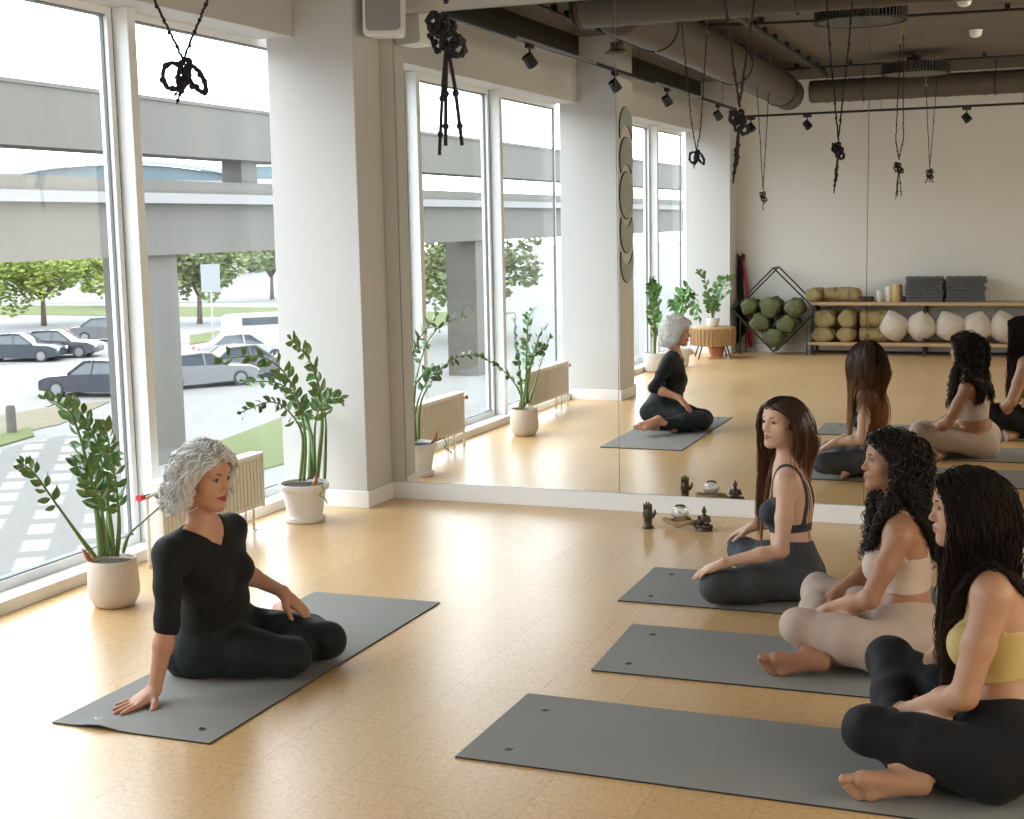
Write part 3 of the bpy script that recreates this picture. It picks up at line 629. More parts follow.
# ---- ceiling: ducts, louvred round lights, cable runs, track with spots
M_duct = mat('grey_brown_duct', (.078, .062, .049), .55, bump=(4, .1)); M_louv = mat('dark_louvre', (.03, .028, .026), .6); M_diff = mat('louvre_grid_face', (.20, .185, .165), .7)
def duct(lab, pts, r, ribs=.10, n=28):
    t = thing('ventilation_duct', (pts[0][0], pts[0][1], pts[0][2]-r), lab, 'duct')
    P = spline(pts, max(12, int(np.sum(np.linalg.norm(np.diff(np.array(pts, float), axis=0), axis=1))/.05)))
    rad = r+.006*(np.arange(len(P)) % max(2, int(ribs/.05)) == 0)
    rad[0] = r*.90; rad[-1] = r*.9
    MB().tube(P, rad, n).build('duct_tube', M_duct, t, auto=60)
    for k in (len(P)//5, len(P)//2, 4*len(P)//5):
        q = P[k]; b = MB().tube([q+V3((0, 0, -r-.01))]+[q+np.cross(unit(P[k]-P[k-1]), (0, 0, 1))*math.sin(a)*(r+.012)-V3((0, 0, 1))*(r+.012)*math.cos(a) for a in np.linspace(.1, 2*PI-.1, 20)], .006, 4); b.cyl(q+V3((0, 0, r)), (q[0], q[1], ZC), .005, n=6); b.build('hanger', M_black, t)
    return t
duct('thick grey duct crossing the ceiling nearest the mirror', [(.66, -1.78, 3.085), (.9, -1.78, 3.085), (3.5, -1.78, 3.085), (6.1, -1.78, 3.085)], .165, .3)
duct('corrugated duct running toward the back wall beside the track lights', [(.82, -2.05, 3.07), (.82, -4, 3.07), (.80, -7.5, 3.05), (.78, -8.9, 3.03)], .175, .10)
duct('brown duct along the top of the back wall', [(1.05, -8.72, 3.03), (3, -8.72, 3.03), (6.1, -8.72, 3.03)], .125, .4)
t = thing('duct_valve', (.62, -2.6, 2.93), 'round air valve hanging under the ribbed duct', 'air valve')
MB().lathe((.60, -2.75, 2.84), [(.03, 0), (.085, .01), (.09, .03), (.05, .05), (.05, .10)], 20).build('valve_body', M_duct, t, auto=40)
def louvre(x, y, lab):
    t = thing('louvred_ceiling_light', (x, y, 3.05), lab, 'ceiling light', 'round louvred ceiling lights')
    b = MB()
    for k in range(64):
        a = k*2*PI/64; c_, s_ = math.cos(a), math.sin(a); b.obox((x+.325*c_, y+.325*s_, 3.105), ((c_, s_, 0), (-s_, c_, 0), (0, 0, 1)), (.012, .006, .055))
    for z in (3.052, 3.155): b.lathe((x, y, z), [(.318, 0), (.338, 0), (.338, .008), (.318, .008), (.318, 0)], 48, cap=(False, False))
    tag(b.build('louvre_ring', M_louv, t), kind='stuff')
    g = MB()
    for k in range(-10, 11):
        h = math.sqrt(max(.001, .31**2-(k*.03)**2)); g.box(x+k*.03-.002, x+k*.03+.002, y-h, y+h, 3.055, 3.075); g.box(x-h, x+h, y+k*.03-.002, y+k*.03+.002, 3.055, 3.075)
    tag(g.build('grid', M_diff, t), kind='stuff')
    MB().lathe((x, y, 3.14), [(.30, 0), (.30, .02), (.05, .03), (.05, .13)], 32).build('housing', M_duct, t, auto=40)
louvre(2.28, -3.42, 'large round louvred ceiling light, the nearer of two in the mirror')
louvre(2.30, -7.60, 'smaller looking round louvred ceiling light in front of the back wall duct')
def conduit(lab, pts, r=.012, clip=.45):
    t = thing('cable_conduit', pts[0], lab, 'conduit'); P = spline(pts, 40) if len(pts) > 2 else spline(pts, 12)
    MB().tube(P, r, 6).build('cable', M_black, t)
    L = np.linalg.norm(P[-1]-P[0]); n = int(L/clip)
    b = MB()
    for k in range(n): q = P[int((k+.5)/n*(len(P)-1))]; b.box(q[0]-.02, q[0]+.02, q[1]-.03, q[1]+.03, q[2]-.012, ZC-.006)
    tag(b.build('cable_clips', M_black, t), kind='stuff')
conduit('clipped black cable running along the ceiling above the window track', [(.08, -1.4, 3.22), (.05, -4, 3.22), (.0, -8.6, 3.22)])
conduit('wide dark cable tray slanting across the ceiling behind the bundle rope', [(1.30, -2.6, 3.2), (1.28, -5, 3.2), (1.25, -8.6, 3.2)], .026)
conduit('thin black cable across the ceiling above the louvred lights', [(.55, -4.0, 3.22), (1.4, -4.35, 3.22), (3.6, -4.6, 3.22)], .012, .6)
conduit('thin black cable across the ceiling near the back duct', [(.9, -8.0, 3.22), (3.0, -8.0, 3.22), (5.5, -8.0, 3.22)], .012, .6)
for (x, y, lab) in ((2.97, -4.1, 'nearer white smoke detector on the ceiling'), (2.95, -6.1, 'farther white smoke detector on the ceiling')):
    t = thing('smoke_detector', (x, y, 3.22), lab, 'smoke detector'); MB().lathe((x, y, 3.205), [(.02, 0), (.045, .01), (.055, .035), (.06, .066)], 20).build('detector_body', M_white_pl, t, auto=40)
t = thing('light_track', (.15, -5, 2.9), 'black spotlight track hung along the windows and turning along the back wall', 'light track')
MB().box(.135, .165, -8.98, -.5, 2.885, 2.91).build('track_rail', M_black, t)
MB().box(.135, 6.0, -9.0, -8.97, 2.80, 2.825).build('track_rail', M_black, t)
MB().bar((.15, -8.98, 2.90), (.15, -8.98, 2.80), .025).build('rail_joint', M_black, t)
M_alu = mat('bright_rail_face', (.5, .5, .5), .35, metal=.8)
for y0, y1 in ((-3.6, -1.8), (-7.2, -5.4)): MB().box(.166, .172, y0, y1, 2.888, 2.908).build('rail_insert', M_alu, t)
for k, (x, y) in enumerate(((.15, -1.3), (.15, -3.1), (.15, -4.9), (.15, -6.7), (.15, -8.3), (1.8, -8.985), (3.3, -8.985), (4.6, -8.985))): MB().cyl((x, y, 2.82 if y < -8.9 else 2.9), (x, y, ZC), .003, n=6).build('hanger_wire', M_black, t)
spots = [(.15, -2.1, 2.885), (.15, -4.17, 2.885), (.15, -5.88, 2.885), (.15, -8.06, 2.885), (.33, -8.985, 2.80), (.98, -8.985, 2.80), (2.72, -8.985, 2.80)]
slab = ['black track spotlight first from the mirror, above the first window bay', 'black track spotlight in front of the second column', 'black track spotlight above the second window bay', 'black track spotlight just before the track corner', 'black track spotlight at the corner of the track', 'black track spotlight above the diamond rack on the back wall', 'black track spotlight above the folded grey blankets']
sp0 = None
for (x, y, z), lb in zip(spots, slab):
    if sp0 is None:
        sp0 = thing('track_spotlight', (x, y, z), lb, 'spotlight', 'spotlights on the track')
        MB().box(x-.02, x+.02, y-.045, y+.045, z-.03, z).build('adapter', M_black, sp0)
        MB().cyl((x, y, z-.03), (x, y, z-.065), .008, n=8).build('arm', M_black, sp0)
        b = MB(); d = unit((.35, -.5, -.75)); c_ = V3((x, y, z-.115)); b.cyl(c_-d*.045, c_+d*.045, .040, .044, n=20); b.cyl(c_+d*.043, c_+d*.047, .037, n=16); b.build('lamp_head', M_black, sp0, auto=40)
    else: dup(sp0, (x, y, z), rz=(0 if y > -8.9 else 1.2), label=lb)

# ---- moon-phase wall hanging on the side of the second column
M_moon = mat('grey_green_moon', (.34, .37, .35), .6); M_moonrim = mat('dark_moon_rim', (.03, .04, .04), .6)
t = thing('moon_phase_hanging', (.01, -4.965, 1.06), 'column of grey-green moon phase discs on the side of the second column', 'wall decoration')
def crescent(z, R_, off):
    yc = -4.965; n = 40; out = [(R_*math.cos(a), R_*math.sin(a)) for a in np.linspace(0, 2*PI, n, endpoint=False)]
    if abs(off) < 1e-6: poly = out
    else:
        s_ = 1 if off > 0 else -1; h = off/2; a0 = math.asin(min(1, abs(h)/R_))
        o = [(R_*math.cos(a), s_*R_*math.sin(a)) for a in np.linspace(-a0+PI*0, PI+a0, 24)]
        i_ = [(R_*math.cos(a), -abs(off)*s_*0+s_*(-abs(off))+s_*R_*math.sin(a)) for a in np.linspace(PI-a0, a0, 24)]
        poly = [(p, q) for p, q in o if q*s_ > -abs(h)*1.02]+[(p, q) for p, q in i_]
    for (k, x0, x1, m_, nm) in ((1.035, .0015, .010, M_moonrim, 'moon_rim'), (1.0, .010, .014, M_moon, 'moon_face')):
        cz = np.mean([q for p, q in poly]); b = MB(); pl = [(yc+p*k, z+(q-cz)*k+cz) for p, q in poly]; b.prism(pl, x0, x1, 'x')
        b.build(nm, m_, t)
crescent(1.86, .21, 0); crescent(2.18, .20, .24); crescent(2.45, .20, .16); crescent(1.54, .20, -.24); crescent(1.27, .20, -.16)
# ================================================================== FAR END OF THE ROOM (seen in the mirror)
M_ply = mat('light_plywood', (.50, .34, .19), .55, noise=(3, (.42, .27, .14), .8), stretch=(1, 8, 8))
M_ochre = mat('mustard_cotton', (.33, .25, .12), .95, noise=(6, (.24, .175, .08), .9), bump=(25, .5, .02))
M_olive = mat('olive_green_cotton', (.125, .135, .062), .95, noise=(4, (.085, .095, .042), .9), bump=(18, .6, .03))
M_cream = mat('cream_canvas', (.60, .53, .45), .9, noise=(5, (.52, .45, .38), .9), bump=(14, .4, .03))
M_blanket = mat('grey_wool_blanket', (.13, .13, .135), 1, noise=(60, (.16, .16, .165), .9), bump=(120, .7, .006))
M_candle = mat('ivory_wax', (.72, .68, .58), .5); M_gold = mat('honey_wax', (.50, .36, .15), .5)
t = thing('wall_shelf', (2.5, -9.5, 0), 'long low plywood shelf on black metal legs against the back wall', 'shelf')
SX0, SX1, SY0, SY1 = .93, 4.55, -9.74, -9.37
MB().box(SX0, SX1, SY0, SY1, .592, .632).build('shelf_board', M_ply, t, bevel=.003)
MB().box(SX0, SX1, SY0, SY1, .115, .155).build('shelf_board', M_ply, t, bevel=.003)
for x in (1.0, 2.28, 3.56, 4.48):
    for y in (SY0+.03, SY1-.03):
        MB().box(x-.015, x+.015, y-.015, y+.015, 0, .592).build('leg', M_black, t)
    MB().box(x-.015, x+.015, SY0+.03, SY1-.03, .565, .592).build('cross_bar', M_black, t)
MB().box(SX0, SX1, SY0+.05, SY0+.07, .0, .03).build('floor_rail', M_black, t)
def soft(name, verts_fn, m, parent=None, nu=28, nv=18): pass
def rolled(c, ax, L, R_, m, seed=0, squash=.9, wob=.05, ends=True, n=26, k=18, flat_z=None):
    """a rolled / stuffed fabric bolster: gathered cylinder with creases"""
    r = np.random.RandomState(seed); ax = unit(ax); u, v = frame_for(ax)
    if abs(v[2]) < abs(u[2]): u, v = v, u
    if v[2] < 0: v = -v
    ph = r.rand(6)*6; V = []
    ts = np.concatenate([[-.5, -.5, -.47], np.linspace(-.42, .42, k), [.47, .5, .5]]); rs = np.concatenate([[.02, .55, .86], np.ones(k), [.86, .55, .02]])
    for t_, s_ in zip(ts, rs):
        for j in range(n):
            a = 2*PI*j/n; w = 1+wob*(math.sin(3*a+ph[0]+t_*5)+.7*math.sin(5*a+ph[1]-t_*9)+.6*math.sin(t_*22+ph[2]+2*math.sin(a+ph[3])))
            q = c+ax*t_*L+u*math.cos(a)*R_*s_*w+v*math.sin(a)*R_*s_*w*squash
            if flat_z is not None and q[2] < flat_z: q[2] = flat_z
            V.append(q)
    m_ = len(ts); F = [(i*n+j, i*n+(j+1) % n, (i+1)*n+(j+1) % n, (i+1)*n+j) for i in range(m_-1) for j in range(n)]
    F += [tuple(range(n-1, -1, -1)), tuple((m_-1)*n+j for j in range(n))]
    b = MB().add(V, F); return b
def bolster(c, ax, L, R_, m, lab, group, seed=0, squash=.9, flat=None, name='bolster'):
    c = V3(c); t = thing(name, (c[0], c[1], c[2]-R_*squash), lab, 'bolster', group)
    rolled(c, ax, L, R_, m, seed, squash, flat_z=flat).build('cover', m, t, smooth=True)
    a = unit(ax); b = MB(); u, v = frame_for(a)
    for s_ in (-.18, .2):
        P = [c+a*L*s_+u*math.cos(x)*R_*1.03+v*math.sin(x)*R_*1.03*(squash if abs(v[2]) > .5 else 1) for x in np.linspace(0, 2*PI, 25)]
        if flat is not None: P = [V3((p[0], p[1], max(p[2], flat+.003))) for p in P]
        b.tube(P, .007, 5, cap=False)
    b.build('tie_cord', m, t, smooth=True); return t
G = 'mustard bolsters on the shelf'
bolster((1.02, -9.50, .632+.082), (.35, -1, 0), .26, .09, M_ochre, 'short mustard bolster end on, left end of the top shelf', G, 1, flat=.633)
bolster((1.32, -9.52, .632+.084), (1, .10, 0), .44, .092, M_ochre, 'long mustard bolster lying along the top shelf', G, 2, flat=.633)
for k, (x, w, lb) in enumerate(((1.13, .27, 'left'), (1.40, .20, 'middle'), (1.70, .34, 'right'))):
    bolster((x, -9.50, .155+.088), (.2, -1, 0) if w < .3 else (1, 0, 0), .30 if w < .3 else .34, (w/2 if w < .3 else .10), M_ochre, 'mustard bolster on the lower shelf, bottom one of the %s stack' % lb, G, 10+k, squash=.088/(w/2 if w < .3 else .10), flat=.156)
    bolster((x+.005, -9.50, .331+.10), (.15, -1, 0) if w < .3 else (1, .05, 0), .28 if w < .3 else .34, (w/2*.97 if w < .3 else .105), M_ochre, 'mustard bolster on the lower shelf, top one of the %s stack' % lb, G, 20+k, squash=.105/(w/2*.97 if w < .3 else .105), flat=.331)
def cushion(x, y, z, w, h, d, rz, lab, seed):
    r = np.random.RandomState(seed); t = thing('floor_cushion', (x, y, z-h/2), lab, 'cushion', 'pale cushions on the lower shelf')
    n = 12; V = []; F = []
    c_, s_ = math.cos(rz), math.sin(rz)
    for side in (1, -1):
        for i in range(n+1):
            for j in range(n+1):
                a, b_ = i/n*2-1, j/n*2-1
                th = d/2*((1-a*a)*(1-b_*b_))**.45*(1+.05*math.sin(5*a+seed)*math.sin(4*b_+seed))
                px_ = a*w/2*math.sqrt(1-.26*b_*b_)*1.04; pz = b_*h/2*math.sqrt(1-.26*a*a)*1.04
                V.append((x+px_*c_-side*th*s_, y+px_*s_+side*th*c_, z+pz))
    m_ = (n+1)**2
    for s2 in range(2):
        for i in range(n):
            for j in range(n):
                q = (s2*m_+i*(n+1)+j, s2*m_+(i+1)*(n+1)+j, s2*m_+(i+1)*(n+1)+j+1, s2*m_+i*(n+1)+j+1); F.append(q if s2 else q[::-1])
    M = Matrix.Translation((x, y, z))@Matrix.Rotation([.5,.95,.35,1.1,.6,.8][seed%6], 4, 'Y')@Matrix.Rotation(-.35, 4, 'X')@Matrix.Translation((-x, -y, -z))
    V = [tuple(M@Vector(v)) for v in V]
    b = MB().add(V, F); b.build('cushion_cover', M_cream, t, smooth=True)
for k, x in enumerate((1.93, 2.24, 2.56, 2.86, 3.14, 3.44)):
    cushion(x, -9.47, .345, .32, .32, .30, .15*(-1)**k, ['first pale cushion on the lower shelf, next to the mustard stacks', 'second pale cushion, in front of the shelf middle leg', 'third pale cushion on the lower shelf, left of the curly head', 'fourth pale cushion on the lower shelf, right of the curly head', 'fifth pale cushion on the lower shelf, near the dark-haired head', 'pale cushion at the right edge of the mirror view'][k], k)
def blankets(x, lab0):
    for k in range(7):
        r = random.Random(int(x*100)+k); h = .042; z0 = .632+k*h; w = .205+r.uniform(-.012, .008); dx = r.uniform(-.01, .01)
        t = thing('folded_blanket', (x, -9.52, z0), 'folded dark grey wool blanket in the %s stack, %s' % (lab0, ['bottom one', 'second from the bottom', 'third from the bottom', 'middle one', 'third from the top', 'second from the top', 'topmost'][k]), 'blanket', 'folded grey blankets on the top shelf')
        b = MB()
        for q in range(2):
            n = 10; P = []
            za = z0+.001+q*h/2; zb = za+h/2-.006
            prof = [(w, za), (w+.008, (za+zb)/2), (w, zb)]
            m_ = 14; V = []
            top = [(-w+2*w*i/m_, zb+.003*math.sin(i*1.7+k+q)) for i in range(m_+1)]; bot = [(w-2*w*i/m_, za) for i in range(m_+1)]
            lp = top+[(w+.008, (za+zb)/2)]+bot+[(-w-.008, (za+zb)/2)]
            for y in (-9.68, -9.39):
                for (p, z) in lp: V.append((x+dx+p, y+.006*math.sin(p*40+k*2+q), z))
            n = len(lp); b.add(V, [tuple(range(n)), tuple(range(2*n-1, n-1, -1))]+[(i, i+n, (i+1) % n+n, (i+1) % n) for i in range(n)])
        b.build('blanket_fold', M_blanket, t, auto=50)
        f = MB()
        for i in range(26):
            px_ = x+dx-w+2*w*(i+.5)/26; f.tube([(px_, -9.39, z0+h*.6), (px_+r.uniform(-.008, .008), -9.375, z0+h*.35), (px_+r.uniform(-.01, .01), -9.372, z0+r.uniform(0, .012))], .0025, 4)
        tag(f.build('fringe', M_blanket, t), kind='stuff')
blankets(2.265, 'left'); blankets(2.725, 'right')
def candle(x, r_, h, m, lab, y=-9.5):
    t = thing('candle', (x, y, .632), lab, 'candle'); MB().lathe((x, y, .633), [(r_*.96, 0), (r_, .004), (r_, h-.006), (r_*.94, h), (r_*.4, h-.003)], 20).build('wax', m, t, auto=40)
    MB().cyl((x, y, .632+h-.004), (x, y, .632+h+.012), .002, n=5).build('wick', M_black, t)
candle(1.75, .028, .13, M_candle, 'slim ivory pillar candle, left of the honey one on the shelf'); candle(1.86, .045, .17, M_candle, 'pale tall candle directly beside the honey coloured one', -9.55); candle(1.955, .06, .20, M_gold, 'thick honey-coloured pillar candle on the top shelf')
for (x, lb) in ((1.585, 'small dark tealight holder on the shelf beside the long bolster'), (1.66, 'small dark tealight holder next to the slim ivory candle'), (2.04, 'dark tealight holder between the honey candle and the blankets')):
    t = thing('tealight_holder', (x, -9.47, .632), lb, 'candle holder'); MB().lathe((x, -9.47, .633), [(.022, 0), (.036, .012), (.04, .045), (.033, .062), (.028, .058), (.025, .03)], 16).build('holder_bowl', M_dark, t, auto=50)
# diamond shaped metal rack with green bolsters
M_rack = mat('dark_grey_tube', (.04, .045, .045), .4, metal=.6)
DC = V3((.545, -9.45, .545)); 
t = thing('diamond_rack', (DC[0], DC[1], 0), 'dark metal diamond-shaped double frame rack holding green bolsters', 'rack')
def loop(yy, r_): return [(DC[0], yy, DC[2]+r_), (DC[0]+r_, yy, DC[2]), (DC[0], yy, DC[2]-r_), (DC[0]-r_, yy, DC[2])]
for yy in (-9.28, -9.62):
    P = loop(yy, .50); b = MB()
    for i in range(4): b.bar(P[i], P[(i+1) % 4], .018)
    b.build('diamond_frame', M_rack, t)
for i, (p, q) in enumerate(zip(loop(-9.28, .50), loop(-9.62, .50))): MB().bar(p, q, .018).build('cross_tube', M_rack, t)
for sx in (-.40, .40):
    for yy in (-9.28, -9.62): MB().bar((DC[0]+sx, yy, 0), (DC[0]+sx, yy, DC[2]-(.5-abs(sx))+.0), .016).build('leg', M_rack, t)
G = 'green bolsters in the diamond rack'
_rolled = rolled
def rolled(c, ax, L, R_, m, seed=0, squash=.9, wob=.05, **k): return _rolled(c, ax, L, R_, m, seed, squash, wob=.10, **k)
gl = [(.545, .205, .125, 'lowest green bolster, in the bottom corner of the diamond rack'), (.37, .375, .12, 'green bolster second row left in the diamond rack'), (.70, .36, .115, 'green bolster second row right in the diamond rack'),
      (.235, .565, .10, 'green bolster at the left corner of the diamond rack, flap hanging'), (.50, .56, .125, 'green bolster on top in the middle of the diamond rack pile'), (.78, .555, .115, 'green bolster standing highest on the right of the diamond rack')]
for k, (x, z, r_, lb) in enumerate(gl): bolster((x, -9.46, z+.01), (.04*(-1)**k, -1, 0), .44, r_*.94, M_olive, lb, G, 60+k, squash=.93)
# strap bundle on the wall
M_pink = mat('crimson_strap', (.45, .02, .06), .7); M_bag = mat('black_fabric_straps', (.02, .018, .018), .9)
t = thing('yoga_strap_bundle', (.06, -9.69, 1.18), 'bundle of black and crimson yoga straps hanging in the corner by the rack', 'straps')
MB().cyl((.06, -9.75, 1.20), (.06, -9.66, 1.20), .02, n=10).build('wall_peg', M_ply, t)
for k in range(6):
    x = .04+.012*k; MB().tube([(x, -9.69, 1.2), (x-.01, -9.68+.004*k, .9), (x+.004*math.sin(k), -9.68, .6), (x+.01*k-.02, -9.685, .10+.03*k)], .016, 6, smooth=16).build('black_strap', M_bag, t, smooth=True)
for k in range(3):
    MB().tube([(.09, -9.67, 1.15), (.13+.01*k, -9.66, .8), (.15+.015*k, -9.66, .45), (.17+.02*k, -9.67, .06)], .010, 6, smooth=16).build('crimson_strap', M_pink, t, smooth=True)

# ================================================================== MATS
M_steel = mat('dull_steel', (.22, .22, .21), .4, metal=.8)
M_mat = mat('grey_rubber_mat', (.25, .243, .225), .70, noise=(3, (.225, .219, .203), .8), bump=(900, .25, .0006)); M_matback = mat('dark_mat_underside', (.03, .03, .03), .8)
def yoga_mat(P, lab, thick=.005, wav=None, eyelets=()):
    """P: four floor corners in order (head-left, head-right, foot-right, foot-left)"""
    P = [V3((x, y, 0)) for x, y in P]; c = sum(P)/4; t = thing('yoga_mat', tuple(c), lab, 'yoga mat', 'grey yoga mats')
    n, m = 48, 16; V = []; 
    for zt in (0, 1):
        for i in range(n+1):
            for j in range(m+1):
                a, b_ = i/n, j/m; q = (P[0]*(1-b_)+P[1]*b_)*(1-a)+(P[3]*(1-b_)+P[2]*b_)*a
                z = .0008+zt*thick
                if wav: z += wav(a, b_)
                V.append((q[0], q[1], z))
    K = (n+1)*(m+1); F = []; mi = []
    for i in range(n):
        for j in range(m):
            q = (i*(m+1)+j, (i+1)*(m+1)+j, (i+1)*(m+1)+j+1, i*(m+1)+j+1)
            F.append(tuple(k+K for k in q)); F.append(q[::-1]); mi += [0, 1]
    def side(seq):
        for a, b_ in zip(seq[:-1], seq[1:]): F.append((a, b_, b_+K, a+K)); mi.append(1)
    side([i*(m+1) for i in range(n+1)][::-1]); side([i*(m+1)+m for i in range(n+1)]); side([j for j in range(m+1)]); side([n*(m+1)+j for j in range(m+1)][::-1])
    b = MB(); b.add(V, F); b.mi = mi; o = b.build('mat_sheet', [M_mat, M_matback], t); 
    for p in o.data.polygons[:]: p.use_smooth = False
    for (x, y, z) in eyelets:
        MB().lathe((x, y, .0058+z), [(.007, 0), (.0135, .0002), (.014, .002), (.011, .0030), (.007, .0026)], 20, cap=(False, False)).build('metal_eyelet', M_steel, t, auto=40)
        MB().lathe((x, y, .0058+z), [(.0005, .0006), (.007, .0006)], 12, cap=(False, False)).build('eyelet_hole', M_black, t)
wv = lambda a, b_: max(0, .012*math.exp(-((b_-.30)/.10)**2)*math.exp(-(1-a)/.035))
yoga_mat([(.639, -2.102), (1.248, -2.099), (1.229, -3.842), (.618, -3.842)], 'grey yoga mat under the silver-haired teacher', wav=wv, eyelets=((.745, -3.765, 0), (1.135, -3.745, 0)))
yoga_mat([(1.969, -1.842), (1.967, -1.233), (3.80, -1.225), (3.80, -1.835)], 'grey yoga mat of the long straight-haired student, farthest of the three', eyelets=((2.075, -1.345, 0), (2.085, -1.735, 0)))
yoga_mat([(2.152, -2.776), (2.130, -2.167), (3.96, -2.15), (3.96, -2.76)], 'grey yoga mat of the curly-haired student, in the middle of the row', eyelets=((2.245, -2.285, 0), (2.26, -2.665, 0)))
yoga_mat([(2.014, -3.697), (2.023, -3.086), (3.85, -3.11), (3.85, -3.72)], 'long grey yoga mat nearest the camera, under the student in black leggings', eyelets=((2.135, -3.225, 0), (2.145, -3.590, 0)))

# ================================================================== SMALL STATUES BY THE MIRROR
M_bronze = mat('dark_bronze', (.045, .038, .030), .38, metal=.4, noise=(40, (.10, .075, .04), .8)); M_drift = mat('twisted_driftwood', (.42, .30, .16), .8, noise=(30, (.26, .17, .08), .9)); M_gl = mat('clear_glass', (.93, .95, .95), .05, trans=1.0)
hx, hy = 1.70, -.40
t = thing('hand_statue', (hx, hy, 0), 'small dark bronze open-hand statue on the floor by the mirror', 'statue')
b = MB(); b.lathe((hx, hy, 0), [(.032, 0), (.034, .006), (.026, .012), (.020, .03), (.024, .045)], 20); b.build('base', M_bronze, t, auto=50)
b = MB(); b.ball((hx, hy, .072), (.029, .013, .036), 16, 12)
b.build('palm', M_bronze, t, smooth=True)
for k, (dx, L) in enumerate(((-.018, .032), (-.006, .042), (.006, .041), (.017, .032))): MB().tube([(hx+dx*.9, hy, .088), (hx+dx*1.05, hy-.002, .10+L*.5), (hx+dx*1.1, hy-.006, .10+L)], [.0078, .0072, .0045], 8).build('finger', M_bronze, t, smooth=True)
MB().tube([(hx+.024, hy, .060), (hx+.040, hy-.004, .082), (hx+.040, hy-.010, .102)], [.010, .0085, .005], 8).build('thumb', M_bronze, t, smooth=True)
bx_, by_ = 2.00, -.385
t = thing('buddha_statue', (bx_, by_, 0), 'small dark seated buddha statue beside the glass candle holder', 'statue')
b = MB(); b.lathe((bx_, by_, 0), [(.042, 0), (.044, .008), (.036, .016)], 20, sx=1.05, sy=.7); b.build('base', M_bronze, t, auto=50)
b = MB()
for s_ in (-1, 1):
    b.tube([(bx_+s_*.012, by_+.008, .028), (bx_+s_*.040, by_-.008, .026), (bx_-s_*.004, by_-.026, .024)], [.014, .013, .009], 8)
    b.tube([(bx_+s_*.022, by_, .078), (bx_+s_*.032, by_-.004, .052), (bx_+s_*.010, by_-.022, .042)], [.009, .008, .006], 8)
b.lathe((bx_, by_+.004, .02), [(.024, 0), (.021, .02), (.024, .045), (.022, .06), (.009, .068), (.008, .074)], 16, sy=.75)
b.build('figure', M_bronze, t, smooth=True)
b = MB(); b.ball((bx_, by_, .105), (.013, .014, .017), 14, 10); b.ball((bx_, by_+.002, .124), (.006, .006, .008), 8, 6); b.build('head', M_bronze, t, smooth=True)
gx, gy = 1.865, -.36
t = thing('driftwood_candle_holder', (gx, gy, 0), 'clear glass bowl on a twisted driftwood base by the mirror', 'candle holder')
R = np.random.RandomState(5)
for k in range(9):
    a = k*.7; P = [V3((gx+.085*math.cos(a+q*1.1)*(1 if q else .6), gy+.045*math.sin(a+q*1.1), .018+.028*abs(math.sin(q*1.4+k)))) for q in range(4)]
    MB().tube(spline(P, 14), [.005, .011, .009, .004], 7).build('driftwood_branch', M_drift, t, smooth=True)
MB().lathe((gx, gy, .052), [(.002, 0), (.030, .003), (.044, .016), (.047, .034), (.035, .060), (.024, .072), (.0235, .071), (.0345, .059), (.0462, .034), (.0432, .0165), (.029, .004), (.002, .0012)], 32, cap=(False, False)).build('glass_bowl', M_gl, t, smooth=True)
MB().lathe((gx, gy, .0585), [(.001, -.003), (.026, -.002), (.040, .010), (.044, .020), (.001, .022)], 24, cap=(False, False)).build('white_sand', M_candle, t, smooth=True)
